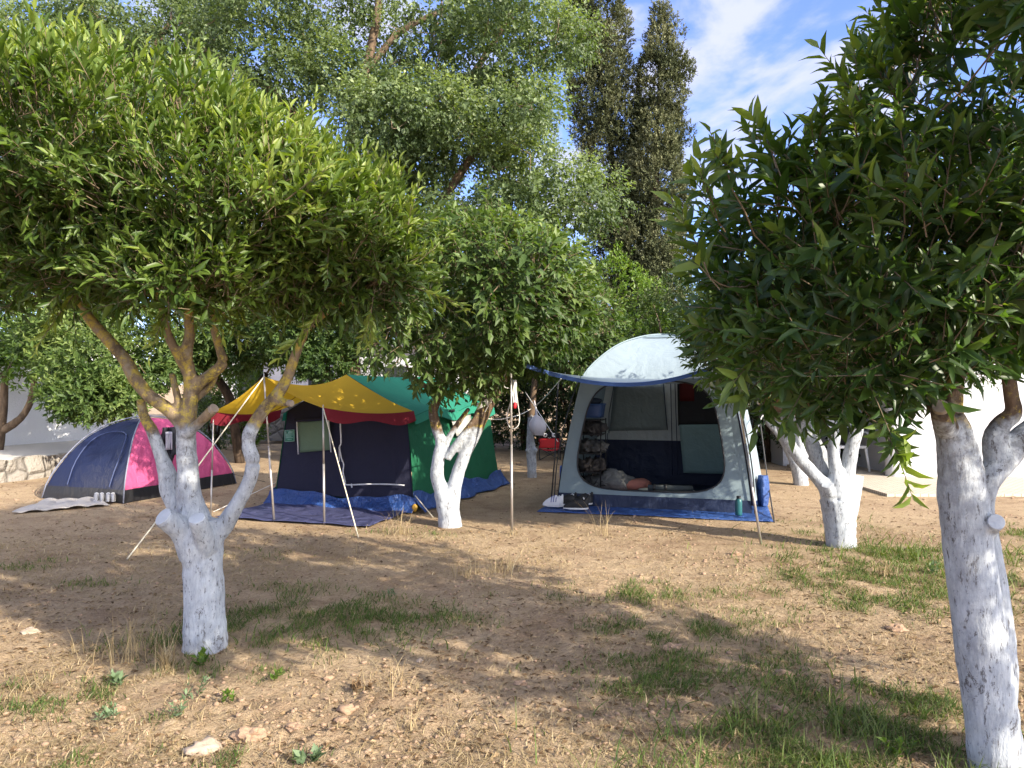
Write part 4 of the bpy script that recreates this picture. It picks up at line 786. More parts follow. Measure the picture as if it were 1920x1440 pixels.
# rug and shoes
mb = MB(); q = [G(22, 966), G(205, 950), G(180, 938), G(80, 942)]
def rug(u_, v_):
    a = q[0].lerp(q[1], u_); b = q[3].lerp(q[2], u_); p = a.lerp(b, v_); p.z = .022 + .030 * max(0, nz3(p, 5) + .2) + .02 * abs(math.sin(p.x * 14 + p.y * 5)); p.x += .06 * nz3(p, 3); p.y += .05 * nz3(p, 2.5); return p
mb.grid(rug, 40, 14); o = mb.build('rug', fabric('cream_wool', (.40, .37, .34), 0, .95, .9, .1)); o.modifiers.new('s', 'SOLIDIFY').thickness = .012; tag(o, 'crumpled cream rug spread before the navy door of the dome tent', 'rug')
def shoe(loc, rz, upper, sole, label, L=.27, group=None, stripes=None, toe=None, H=1.0):
    s_ = empty('shoe', loc, label, 'shoe', group, rz); loc = Vector(loc)
    Mz = Matrix.Rotation(rz, 3, 'Z')
    def sh(t): return .5 * L * (.30 + .09 * math.sin(t * 5.5 + .4)) * (1 if t > .06 else .8) * (1 if t < .9 else .75)
    def so(u_, v_): th = u_ * 6.2832; t = .5 + .5 * math.cos(th); w_ = sh(t) * math.sin(th) / max(.35, 1) * 1.0; return loc + Mz @ Vector(((t - .5) * L, w_ * .9, .004 + v_ * (.022 + .012 * (1 - t)) + .008 * (t > .85)))
    mb = MB(); mb.grid(so, 24, 2); mb.add([so(k / 24, 1) for k in range(24)], [tuple(range(24))]); mb.build('sole', sole, s_)
    def up_(u_, v_):     # v along the shoe from heel (0) to toe (1), u across
        hgt = H * .095 * (1 - v_ * .95) ** .65 * (.75 if .1 < v_ < .33 and .25 < u_ < .75 else 1) + .028 * (1 - v_) + .028 * math.sin(v_ * 3.14) ** .5; th = math.pi * u_; wd = sh(v_) * .92 * math.sin(math.acos(max(-1, min(1, (v_ - .5) * 1.96))) ) ** .6
        return loc + Mz @ Vector(((v_ - .5) * L * .98, wd * math.cos(th), .024 + hgt * math.sin(th) ** .7))
    mb = MB(); mb.grid(up_, 14, 18); mb.build('upper', upper, s_)
    if stripes:
        for k in (.30, .42, .54):
            mb = MB(); mb.tube([Vector(up_(u_, k + .1 * abs(u_ - .5))) + Vector((0, 0, .004)) for u_ in np.linspace(.06, .94, 12)], .005, 5); mb.build('stripe', stripes, s_)
    mb = MB(); mb.tube([Vector(up_(u_, .20)) + Vector((0, 0, .003)) for u_ in np.linspace(.25, .75, 8)], .007, 5); mb.build('collar', sole, s_); return s_
swd = fabric('dusty_leather', (.38, .37, .36), 0, .7); sw = fabric('white_leather', (.66, .66, .68), 0, .5); sb = fabric('blue_mesh', (.03, .04, .25), 0, .6); sk = fabric('black_leather', (.01, .01, .011), 0, .55); sg = plain('rubber_white', (.6, .6, .6), .6)
for i, (px, lb) in enumerate([(181, 'leftmost pale shoe at the dome tent door'), (191, 'second pale shoe at the dome tent door'), (203, 'third pale shoe at the dome tent door, beside the gap'), (212, 'rightmost pale shoe at the dome tent door')]):
    g0 = G(px, 945); shoe((g0.x, g0.y, .03), R(-62), swd, sg, lb, .2, 'pale shoes at the dome tent door', H=.45)

# ------------------------------------------------------------------ cabin tent with yellow awning
a_ = Vector((.93, -.36, 0)).normalized(); b_ = Vector((.36, .93, 0)).normalized()
FR = Vector((-1.14, 8.90, 0)); Wd = 1.95; Dp = 2.6; FL = FR - a_ * Wd; BR = FR + b_ * Dp; BL = FL + b_ * Dp
ct = empty('cabin_tent', (FL + (BR - FL) / 2), 'green and navy canvas cabin tent with a yellow awning roof', 'tent')
def C(s_, t_, z): p = FL + a_ * s_ + b_ * t_; p.z = z; return p      # tent coordinates
EZ = 1.15; RZ = 1.60; IN = .13
def wallp(p0, p1, p2, p3, nu, nv, bulge=.0, wr=.03, k=0, out=None):
    p0, p1, p2, p3 = map(Vector, (p0, p1, p2, p3)); nrm = (p1 - p0).cross(p3 - p0).normalized() if out is None else out
    def fn(u_, v_):
        p = p0.lerp(p1, u_).lerp(p3.lerp(p2, u_), v_); e = math.sin(u_ * math.pi) * math.sin(v_ * math.pi) if v_ > 0 else 0
        return p + nrm * (bulge * e + wr * nz3(p, 2.2, k) * (.3 + e))
    return fn
base = .13
# front wall: navy trapezoid + gable
mb = MB(); fo = -b_
mb.grid(wallp(C(0.01, .01, base), C(Wd - .01, .01, base), C(Wd - IN, .08, EZ), C(IN, .08, EZ), 24, 18, .02, .03, 0, fo), 24, 18)
mb.grid(wallp(C(IN, .08, EZ), C(Wd - IN, .08, EZ), C(Wd / 2 + .01, .1, RZ), C(Wd / 2 - .01, .1, RZ), 16, 8, 0, 0, 0, fo), 16, 8)
mb.build('front_wall', F_navy, ct)
# right side wall green and rear, left walls
mb = MB(); mb.grid(wallp(C(Wd, 0, base), C(Wd, Dp, base), C(Wd - IN + .02, Dp - .1, EZ + .02), C(Wd - IN + .02, .06, EZ), 40, 22, -.03, .07, 3, a_), 40, 22); sidew = mb.build('side_wall', F_green, ct)
mb = MB(); mb.grid(wallp(C(0, 0, base), C(0, Dp, base), C(IN, Dp - .1, EZ), C(IN, .06, EZ), 20, 12, .03, .05, 5, -a_), 20, 12); mb.build('side_wall', F_green, ct)
mb = MB(); mb.grid(wallp(C(0, Dp, base), C(Wd, Dp, base), C(Wd - IN, Dp - .1, EZ), C(IN, Dp - .1, EZ), 12, 10, .03, .05, 5, b_), 12, 10); mb.grid(wallp(C(IN, Dp - .1, EZ), C(Wd - IN, Dp - .1, EZ), C(Wd / 2, Dp - .2, RZ), C(Wd / 2 - .01, Dp - .2, RZ), 8, 4, 0, 0, 0, b_), 8, 4); mb.build('rear_wall', F_green, ct)
# roof: green, sagging a little between ridge and eave
def roof(sgn, t0, t1):
    def fn(u_, v_):
        t_ = t0 + (t1 - t0) * u_; s_ = Wd / 2 + sgn * v_ * (Wd / 2 - IN + .07)
        z = RZ + (EZ - RZ) * v_ - .035 * math.sin(v_ * math.pi) - .02 * math.sin(u_ * math.pi) * (1 - v_) + .05 * (v_ > .999) * 0
        p = C(s_, t_, z); p.z += .03 * nz3(p, 2.5, 8) * math.sin(min(1, v_ + .1) * 2.8) - (.035 * math.cos(u_ * 14) * v_ ** 3); return p
    return fn
for sg_ in (1, -1):
    mb = MB(); mb.grid(roof(sg_, .10, Dp - .05), 34, 18); mb.build('roof', F_greenroof, ct)
    mb = MB(); mb.grid(lambda u_, v_: Vector(roof(sg_, .10, Dp - .05)(u_, 1)) + Vector((0, 0, -.10 * v_)) + a_ * sg_ * (.012 + .02 * v_), 34, 2); mb.build('eave_flap', F_greenroof, ct)
# awning: from the gable line forward to the three poles
Atop = Vector(P(495, 706, 8.42)); Ar = Vector(P(606, 765, 8.19)); Al = Vector(P(400, 772, 8.40)); Tap = C(Wd / 2, .10, RZ + .004); Ter = C(Wd - IN + .08, .08, EZ + .02); Tel = C(IN - .08, .08, EZ + .02)
def aw(corner, te, sgn):
    def fn(u_, v_):       # u from tent (0) to pole line (1), v from ridge to eave
        rdg = Tap.lerp(Atop, u_); rdg.z -= .13 * 4 * u_ * (1 - u_) * (1 - .25 * u_)
        ev = te.lerp(corner, u_); ev.z -= .045 * 4 * u_ * (1 - u_)
        p = rdg.lerp(ev, v_); p.z -= (.03 + .05 * math.sin(u_ * math.pi)) * math.sin(v_ * math.pi); p.z += .02 * nz3(p, 3, 2) * math.sin(v_ * math.pi); return p
    return fn
awn = []
for cr, te, sg_ in ((Ar, Ter, 1), (Al, Tel, -1)):
    f_ = aw(cr, te, sg_); mb = MB(); mb.grid(f_, 30, 20); mb.build('awning', F_yellow, ct)
    mb = MB(); mb.grid(lambda u_, v_: Vector(f_(u_, 1)) + Vector((0, 0, -(.115 + .03 * math.sin(u_ * 9)) * v_ + .004)) + a_ * sg_ * (.01 + .03 * v_), 30, 3); mb.build('valance', F_burg, ct)
    mb = MB(); mb.tube([Vector(f_(.45 + .04 * math.sin(v_ * 5), v_)) + Vector((0, 0, -.008)) for v_ in np.linspace(0, 1, 20)], .006, 5); mb.build('seam', plain('awning_seam', (.30, .18, .02), .9), ct)
# window panel, placard, zip tape on the front wall
def onfront(px, py, off=.0):      # point on the front wall plane under this pixel
    o_ = Vector((0, 0, CH)); d_ = P(px, py, 1) - o_; nrm = -b_; A0 = C(0, .03, 0); t_ = (A0 - o_).dot(nrm) / d_.dot(nrm); return o_ + d_ * t_ + nrm * off
def onpatch(name, corners, mat, off=.03, n=10, wr=.012, parent=None, plane=onfront, th=.004):
    c_ = [plane(x, y, off) for x, y in corners]; mb = MB(); mb.grid(wallp(*c_, n, n, .0, wr, 3), n, n); o = mb.build(name, mat, parent or ct); o.modifiers.new('s', 'SOLIDIFY').thickness = th; return o
win = onpatch('window', [(566, 848), (624, 843), (622, 785), (562, 790)], F_window, .045)
for x0, y0, x1, y1 in ((562, 786, 565, 851), (621, 786, 626, 847)):
    mb = MB(); mb.tube([onfront(x0, y0, .06), onfront(x1, y1, .06)], .008, 6); mb.build('tape', M['white_t'], win)
mb = MB(); mb.tube([onfront(561, 788, .065), onfront(590, 787, .07), onfront(622, 784, .065)], .018, 8); mb.build('rolled_flap', F_navy, win)
pl = onpatch('placard', [(539, 828), (557, 827), (557, 805), (539, 806)], plain('green_print', (.04, .20, .14), .5), .05, 2, 0, th=.003)
wp2 = plain('placard_print', (.25, .42, .38), .6)
c4 = [onfront(x, y, .056) for x, y in ((539.4, 827.5), (556.6, 826.5), (556.6, 805.5), (539.4, 806.5))]
mb = MB()
for i in range(4): mb.tube([c4[i], c4[(i + 1) % 4]], .0035, 4)
def pq(u_, v_): return c4[0].lerp(c4[1], u_).lerp(c4[3].lerp(c4[2], u_), v_)
for v_, u0, u1 in ((.18, .3, .75), (.33, .12, .88), (.42, .12, .7), (.55, .12, .9), (.66, .12, .9)): mb.tube([pq(u0, v_), pq(u1, v_)], .0035, 4)
mb.tube([pq(.38, .78), pq(.55, .9), pq(.85, .82)], .007, 4); mb.tube([pq(.42, .72), pq(.5, .82), pq(.8, .78)], .007, 4); mb.tube([pq(.15, .74), pq(.15, .88)], .008, 4)
mb.build('lettering', wp2, pl)
mb = MB(); zp = [(642, 785), (643, 805), (644, 830), (641, 838), (645, 860), (649, 870), (648, 885), (652, 903), (655, 908), (690, 907), (730, 907), (762, 909)]
pp, rr_ = smooth_path([onfront(x, y, .05) for x, y in zp], [.009] * len(zp), 3); mb.tube(pp, rr_, 6); mb.tube([onfront(641, 838, .06), onfront(642, 865, .06)], .005, 5); mb.tube([onfront(664, 906, .06), onfront(666, 913, .07)], .01, 5); mb.build('zip', M['white_t'], ct)
# window on the green side
def onside(px, py, off=0):
    o_ = Vector((0, 0, CH)); d_ = P(px, py, 1) - o_; nrm = (C(Wd, Dp, 0) - C(Wd, 0, 0)).cross(C(Wd - IN, 0, EZ) - C(Wd, 0, 0)).normalized(); A0 = C(Wd, 0, base); 
    if nrm.x < 0: nrm = -nrm
    t_ = (A0 - o_).dot(nrm) / d_.dot(nrm); return o_ + d_ * t_ + nrm * off
sw_ = onpatch('window', [(852, 818), (882, 816), (878, 774), (836, 770)], F_white, .035, 6, .01, plane=onside)
mb = MB(); mb.tube([onside(836, 772, .06), onside(842, 771, .07)], .02, 6); mb.build('peg', M['blackp'], sw_)
# blue plastic skirt folded up round the foot
def skirt(p, q_, out, hgt, k):
    L = (q_ - p).length
    def fn(u_, v_):
        x = p.lerp(q_, u_) + out * (.03 + .12 * (1 - v_) ** 1.6 + .03 * math.sin(u_ * L * 9 + k) * (1 - v_)); x.z = .02 + hgt * v_ * (1 + .22 * math.sin(u_ * L * 4.3 + k) + .1 * math.sin(u_ * L * 11)); x += out * .05 * nz3(x, 6, k); return x
    return fn
mb = MB(); mb.grid(skirt(C(-.05, 0, 0), C(Wd + .06, 0, 0), -b_, .14, 0), 90, 10); mb.grid(skirt(C(Wd, -.05, 0), C(Wd, Dp + .05, 0), a_, .19, 2), 70, 8); mb.grid(skirt(C(0, Dp, 0), C(0, 0, 0), -a_, .15, 4), 30, 5)
o = mb.build('groundsheet', F_tarp, ct); o.modifiers.new('s', 'SOLIDIFY').thickness = .003
# floor tarp under the awning
fp = [G(402, 973), G(692, 991), C(Wd - .02, -.1, .01), C(0, -.05, .01)]
def tp(u_, v_):
    p = fp[0].lerp(fp[1], u_).lerp(fp[3].lerp(fp[2], u_), v_); p.z = gh(p.x, p.y) + .018 + .022 * max(0, nz3(p, 5, 1) + .1) + .012 * abs(math.sin(p.x * 7 + 3 * p.y)); p += Vector((.03, .04, 0)) * nz3(p, 3, 9); return p
mb = MB(); mb.grid(tp, 70, 24); o = mb.build('tarpaulin', F_tarp2); o.modifiers.new('s', 'SOLIDIFY').thickness = .004; tag(o, 'wrinkled purple blue tarpaulin laid out under the yellow awning', 'tarpaulin')
def pole(a, b, r, label, tip=True, group='tent poles and guy ropes', rz=None):
    p_ = empty('tent_pole', Vector(a), label, 'tent pole', 'poles holding up the awnings'); a = Vector(a); b = Vector(b); m_ = a.lerp(b, .52)
    mb = MB(); mb.tube([a, m_], r, 8); mb.build('lower_tube', M['pole'], p_); mb = MB(); mb.tube([m_ - (b - a) * .015, b], r * .82, 8); mb.build('upper_tube', M['pole'], p_)
    if tip: mb = MB(); mb.tube([b - (b - a).normalized() * .02, b + (b - a).normalized() * .035], r * .5, 6); mb.build('spike', M['pole'], p_)
    return p_
pole(G(514, 979), Atop, .0125, 'middle awning pole holding the yellow peak, in front of the navy tent wall'); pole(G(608, 984), Ar, .0125, 'right awning pole at the burgundy valance corner'); pole(G(395, 978), Al + Vector((0, 0, -.12)), .0105, 'left awning pole beside the pink tent')
GG = 'guy ropes'
rope('guy_rope', [Atop, P(330, 930, 6.9), G(238, 1052)], .0065, M['rope'], 'long pale guy rope from the yellow awning peak down behind the left trunk', group=GG)
rope('guy_rope', [Ar, G(672, 1008)], .0065, M['rope'], 'pale guy rope from the burgundy corner down to the sunny ground', group=GG)
rope('guy_rope', [C(Wd, 0, .22), G(812, 970)], .006, M['rope'], 'short yellow rope pegging the front right corner of the cabin tent', group=GG)
rope('guy_rope', [Rc + Vector((-.1, -.1, .18)), Rc + Vector((.35, .25, 0))], .004, M['blackp'], 'thin dark line pegging the right corner of the dome tent', group=GG)
rope('guy_rope', [C(0, 0, .25), G(400, 960)], .004, M['rope_w'], 'thin line from the left foot of the cabin tent across the bare earth', group=GG)
mb = MB(); mb.blob(C(Wd + .06, -.08, .07), (.035, .03, .045), 3, .2, 2); o = mb.build('bottle', plain('yellow_plastic', (.42, .24, .03), .5)); tag(o, 'small yellow object at the front right foot of the cabin tent', 'object')

# ------------------------------------------------------------------ large pale dome-roofed tent
A2 = Vector((.955, -.296, 0)).normalized(); B2 = Vector((.296, .955, 0)).normalized()
FR2 = Vector((2.74, 8.78, 0)); W2 = 2.28; D2 = 2.2; FL2 = FR2 - A2 * W2
def K(s_, t_, z): p = FL2 + A2 * s_ + B2 * t_; p.z = z; return p
bt_ = empty('family_tent', K(W2 / 2, D2 / 2, 0), 'large pale blue grey tent with a domed roof and a wide D shaped open doorway', 'tent')
TI = .25; TZ = 1.52; PK = 2.13; BZ = .13
def corner(s_, t_, z):          # wall outline at height z
    k = TI * (min(1, max(0, z) / TZ)) ** 1.35; return K(s_ * (W2 - 2 * k) + k, t_ * (D2 - 2 * k * .7) + k * .7, z)
def wall2(s0, t0, s1, t1, z0, z1, nu=20, nv=10, out=None, off=0, bulge=.03):
    def fn(u_, v_):
        z = z0 + (z1 - z0) * v_; p = corner(s0, t0, z).lerp(corner(s1, t1, z), u_); e = math.sin(u_ * math.pi) * math.sin(min(1, z / TZ) * math.pi); return p + out * (off + bulge * e + .02 * nz3(p, 2.5, 6) * (.2 + e))
    return fn
for s0, t0, s1, t1, out in ((0, 0, 0, 1, -A2), (1, 0, 1, 1, A2)):
    mb = MB(); mb.grid(wall2(s0, t0, s1, t1, BZ, TZ, out=out), 20, 14); mb.build('side_wall', F_pale, bt_)
    mb = MB(); mb.grid(wall2(s0, t0, s1, t1, 0.02, .75, out=out, off=.01), 20, 8); mb.build('lower_wall', F_tnavy, bt_)
# rear wall: pale above, navy below, with window panels
mb = MB(); mb.grid(wall2(0, 1, 1, 1, .66, TZ + .05, out=B2), 24, 10); mb.build('rear_wall', F_in, bt_)
mb = MB(); mb.grid(wall2(0, 1, 1, 1, .02, .66, out=B2), 24, 8); mb.build('lower_wall', F_tnavy, bt_)
mb = MB(); mb.grid(lambda u_, v_: K(.03 + u_ * (W2 - .06), .03 + v_ * (D2 - .06), .035), 6, 6); mb.build('floor', F_tnavy, bt_)
# front wall with D shaped opening
def fw(u_, v_, off=0): z = .02 + v_ * (TZ - .02); p = corner(0, 0, z).lerp(corner(1, 0, z), u_); e = math.sin(min(1, max(0, u_)) * math.pi) * math.sin(v_ * math.pi); return p - B2 * (off + .03 * e)
Nn = 96
def inner(t):
    cu, cv = .485, .565; hu, hv = .395, .435; c_, s_ = math.cos(t), math.sin(t); n_ = 4.2; k = (abs(c_) ** n_ + abs(s_) ** n_) ** (-1 / n_)
    u_ = cu + hu * c_ * k; v_ = cv + hv * s_ * k; u_ += (.5 - u_) * 0 + (-.02 if c_ < 0 else .02) * (1 - v_) ; return u_, v_
def outer(t):
    c_, s_ = math.cos(t), math.sin(t); k = 1 / max(abs(c_), abs(s_)); return .5 + .5 * c_ * k, (.115 if s_ < 0 and abs(s_) >= abs(c_) else None, .5 + .5 * s_ * k)[1]
mb = MB(); vs = []; rings = 5
for j in range(rings):
    for i in range(Nn):
        t = 2 * math.pi * i / Nn; iu, iv_ = inner(t); ou, ov = outer(t); ov = max(ov, .085); q_ = j / (rings - 1); vs.append(fw(iu + (ou - iu) * q_, iv_ + (ov - iv_) * q_))
mb.add(vs, [(j * Nn + i, j * Nn + (i + 1) % Nn, (j + 1) * Nn + (i + 1) % Nn, (j + 1) * Nn + i) for j in range(rings - 1) for i in range(Nn)]); mb.build('front_wall', F_pale, bt_)
mb = MB(); mb.grid(lambda u_, v_: fw(u_, -.01 + v_ * .10, .012 + .03 * (1 - v_) + .01 * math.sin(u_ * 30) * (1 - v_)), 40, 4); mb.build('lower_wall', F_tnavy, bt_)
mb = MB(); mb.tube([fw(*inner(2 * math.pi * i / 80), .008) for i in range(81)], .010, 6, False); mb.build('door_zip', M['blackp'], bt_)
# domed roof over the eaves
def rf(a, b, off=0):
    s_ = max(abs(a), abs(b)); t_ = min(abs(a), abs(b)) / max(s_, 1e-6); z = TZ + (PK - TZ) * (1 - s_ ** 2.0) ** .82; k = 1 - .04 * (1 - t_ * t_) * s_
    p = K(W2 / 2 + a * k * (W2 / 2 - TI), D2 / 2 + b * k * (D2 / 2 - TI * .7), z - .03 * (1 - t_ * t_) * s_ + off); p.z += .015 * nz3(p, 3); return p
def rp_(side, s0, s1, off=0, w=1):
    def fn(u_, v_):
        s_ = max(1e-4, s0 + (s1 - s0) * v_); t_ = (u_ * 2 - 1) * s_ * w; return {'f': rf(t_, -s_, off), 'b': rf(t_, s_, off), 'l': rf(-s_, t_, off), 'r': rf(s_, t_, off)}[side]
    return fn
for sd in 'fblr': mb = MB(); mb.grid(rp_(sd, 0.001, 1.0), 26, 22); mb.build('roof', F_sky, bt_)
mb = MB(); mb.grid(rp_('r', .12, .55, .012, .7), 12, 8); mb.grid(rp_('f', .10, .30, .012, .8), 12, 6); mb.build('roof_vent', F_pale, bt_)
for pts in ([(-t, -t) for t in np.linspace(1, -1, 50)], [(-t, t) for t in np.linspace(1, -1, 50)]):
    mb = MB(); mb.tube([rf(a, b, .012) for a, b in pts], .010, 6); mb.build('pole_sleeve', F_pale, bt_)
for s_, t_ in ((0, 0), (1, 0), (0, 1), (1, 1)):
    mb = MB(); o_ = (A2 * (1 if s_ else -1) + B2 * (1 if t_ else -1)) * .03; mb.tube([corner(s_, t_, z) + o_ * (1 + 1.2 * math.sin(z / TZ * 3.14)) for z in np.linspace(0, TZ, 14)], .008, 6); mb.build('leg_pole', M['blackp'], bt_)
mb = MB(); mb.grid(lambda u_, v_: corner(1, 0, .1 + v_ * 1.3) + A2 * .02 - B2 * .012 + A2 * (-.02) * u_ + B2 * .05 * (u_), 2, 12); mb.build('corner_trim', F_purple, bt_)
# door awning with blue edge
AL2 = Vector(P(985, 680, 7.85)); AR2 = Vector(P(1386, 668, 7.75)); 
def aw2(u_, v_):       # u left-right, v from roof to front edge
    bk = rf((u_ * 2 - 1) * .99, -.97, .02); bk.z -= .02
    fr = AL2.lerp(AR2, u_); fr.z -= .245 * (1 - abs(2 * u_ - .96) ** 2.0) if abs(2 * u_ - .96) < 1 else 0; fr += B2 * (.28 * math.sin(u_ * math.pi))
    p = bk.lerp(fr, v_); p.z -= .015 * math.sin(v_ * math.pi); return p
mb = MB(); mb.grid(aw2, 44, 20); mb.build('door_awning', F_sky, bt_)
mb = MB(); mb.grid(lambda u_, v_: Vector(aw2(u_, 1)) + Vector((0, 0, -.035 * v_ + .006)) - B2 * .006, 44, 2); mb.tube([Vector(aw2(u_, 1)) + Vector((0, 0, .006)) for u_ in np.linspace(0, 1, 44)], .009, 6); mb.build('awning_hem', F_trim, bt_)
mb = MB(); mb.tube([aw2(.66, .78) + Vector((0, 0, .008)), aw2(.655, .70) + Vector((0, 0, .02))], .012, 6); mb.build('toggle', F_trim, bt_)
# interior of the rear wall
def onrear(px, py, off=0):
    o_ = Vector((0, 0, CH)); d_ = P(px, py, 1) - o_; A0 = K(0, D2 - .17, 0); t_ = (A0 - o_).dot(B2) / d_.dot(B2); return o_ + d_ * t_ - B2 * off
def rear(name, cs, mat, off, wr=.01, n=10, parent=bt_): return onpatch(name, cs, mat, off, n, wr, parent, onrear, .004)
rear('window_flap', [(1143, 808), (1250, 806), (1246, 718), (1152, 724)], fabric('inner_window_grey', (.22, .265, .265), .15, .7, .8), .02, .03)
for x0, y0, x1, y1 in ((1143, 812, 1143, 775), (1143, 775, 1152, 724), (1244, 716, 1252, 806), (1258, 716, 1262, 890), (1266, 716, 1272, 890), (1140, 812, 1140, 880)):
    mb = MB(); mb.tube([onrear(x0, y0, .05), onrear(x1, y1, .05)], .006, 5); mb.build('seam', F_tnavy, bt_)
rear('window', [(1272, 798), (1352, 796), (1352, 705), (1270, 705)], F_dmesh, .03, 0)
rear('red_panel', [(1275, 752), (1302, 752), (1302, 700), (1274, 700)], fabric('red_cloth', (.08, .008, .008), .05), .045, .01, 4)
rear('loose_flap', [(1282, 886), (1366, 888), (1352, 795), (1274, 796)], F_flap, .06, .06, 14)
# blue tarpaulin under the tent
fp2 = [G(1006, 961), G(1450, 981), K(W2 + .12, D2 + .2, .01), K(-.12, D2 + .1, .01)]
def tp2(u_, v_):
    p = fp2[0].lerp(fp2[1], u_).lerp(fp2[3].lerp(fp2[2], u_), v_); p.z = gh(p.x, p.y) + .012 + .016 * max(0, nz3(p, 5, 3)) * (1 if v_ < .2 else 0); p += Vector((.02, .05, 0)) * nz3(p, 2, 3); return p
mb = MB(); mb.grid(tp2, 60, 24); o = mb.build('tarpaulin', F_tarp); o.modifiers.new('s', 'SOLIDIFY').thickness = .003; tag(o, 'bright blue tarpaulin spread under the large pale tent', 'tarpaulin')
# blue tarp bundle hanging up behind the right corner
def bun(c0, hh, ww, seed):
    def fn(u_, v_): th = u_ * 6.2832; r_ = ww * (1 + .28 * math.sin(th * 3 + seed) + .15 * math.sin(th * 5)) * (.75 + .35 * math.sin(v_ * 2.6 + .3)); return c0 + Vector((math.cos(th) * r_ * .8, math.sin(th) * r_ * 1.1, hh * v_))
    return fn
mb = MB(); b0 = P(1431, 963, 9.3); b0.z = .02; mb.grid(bun(b0, .36, .07, 1), 36, 10); mb.grid(lambda u_, v_: bun(b0, .36, .07 * (1 - v_), 1)(u_, 1), 36, 3); o = mb.build('folded_tarpaulin', F_tarp); tag(o, 'folded bright blue plastic sheet standing at the right corner of the pale tent', 'tarpaulin')
c_ = P(1394, 780, 9.4)
q4 = [P(1384, 772, 9.25), P(1402, 768, 9.9), P(1436, 930, 9.9), P(1416, 940, 9.1)]
mb = MB(); mb.grid(wallp(q4[3], q4[2], q4[1], q4[0], 8, 14, .04, .05, 2, A2), 8, 14); o = mb.build('rain_flap', F_sky, bt_)
mb = MB(); mb.box(K(-.06, .9, .20), (.12, .45, .34), Matrix.Rotation(.3, 3, 'Z')); o = mb.build('cool_box', plain('blue_box', (.04, .12, .42), .5), None, False); bv = o.modifiers.new('b', 'BEVEL'); bv.width = .02; bv.segments = 3; tag(o, 'blue box behind the left wall of the pale tent', 'box')
# poles of the door awning
pole(G(960, 1002), P(958, 680, 7.72), .0125, 'thin upright pole left of the pale tent, bare against the hedge'); pole(G(1427, 1021), P(1372, 668, 7.5), .0125, 'leaning pole at the right front of the pale tent')
rope('guy_rope', [P(958, 682, 7.72), AL2], .005, M['rope_w'], 'short cord tying the pale awning tip to the thin upright pole', group=GG)
rope('guy_rope', [AR2, P(1374, 672, 7.5)], .005, M['rope_w'], 'short cord at the right tip of the pale awning', group=GG)
rope('guy_rope', [P(957, 684, 7.72), P(905, 780, 8.0)], .006, M['rope_w'], 'white rope from the upright pole to the forked centre tree', group=GG)
mb = MB()
for k in range(5): c0 = P(908, 751 + k * 2.5, 8.0); mb.tube([c0 + Vector((.075 * math.cos(t), .075 * math.sin(t), .035 * math.cos(t))) for t in np.linspace(0, 6.28, 20)], .006, 5)
o = mb.build('rope_coil', M['rope_w']); tag(o, 'white rope wound round the dark limb of the centre tree', 'rope')
rope('washing_line', [P(905, 783, 8.0), P(955, 783, 9.2), P(996, 766, 12.1)], .006, M['rope_w'], 'white line running from the centre tree to the slim trunk with the bag', .02, cat='rope')
rope('washing_line', [P(1005, 760, 12.1), P(1052, 710, 9.5)], .006, M['rope_w'], 'cord from the slim trunk up to the pale tent awning', .02, cat='rope')
rope('guy_rope', [P(985, 735, 12.0), P(1046, 828, 9.5)], .005, M['rope_w'], 'cord slanting down to the left pole of the pale tent', group=GG)
# tall left guy pole of the pale tent
rope('guy_rope', [K(-.02, .1, 1.5), P(1040, 862, 9.3), G(1033, 944)], .009, M['blackp'], 'black cord running down the left front edge of the pale tent', group=GG)
rope('guy_rope', [P(1424, 780, 9.8), P(1440, 905, 9.6), G(1452, 980)], .008, M['blackp'], 'black cord at the right rear edge of the pale tent', group=GG)
rope('guy_rope', [P(1400, 860, 8.6), P(1428, 782, 9.4), P(1450, 760, 10)], .007, M['rope_w'], 'white cord crossing the right edge of the pale tent', group=GG)
# bundle of cord and red and white strap
hr = empty('hanging_strap', P(962, 710, 7.75), 'red and white strap with a loop of cord hanging beside the upright pole', 'strap')
mb = MB(); mb.grid(lambda u_, v_: P(961 + 7 * u_, 712 + 44 * v_, 7.74) + Vector((.004 * math.sin(v_ * 9), .01 * u_, 0)), 3, 14); o = mb.build('white_band', M['white_t'], hr); o.modifiers.new('s', 'SOLIDIFY').thickness = .006
mb = MB(); mb.blob(P(966, 760, 7.73), (.02, .012, .03), 3, .35, 2); mb.build('red_tag', plain('red_plastic', (.55, .02, .03), .5), hr)
mb = MB(); lp = [(966, 712), (958, 750), (951, 780), (954, 798), (963, 804), (972, 797), (974, 780), (970, 750), (966, 712)]; pp, rr_ = smooth_path([P(x, y, 7.72) for x, y in lp], [.005] * 9, 4); mb.tube(pp, rr_, 5, False)
pp, rr_ = smooth_path([P(x, y, 7.72) for x, y in [(958, 728), (948, 727), (945, 722)]], [.005] * 3, 4); mb.tube(pp, rr_, 5, False); mb.build('cord_loop', M['rope_w'], hr)
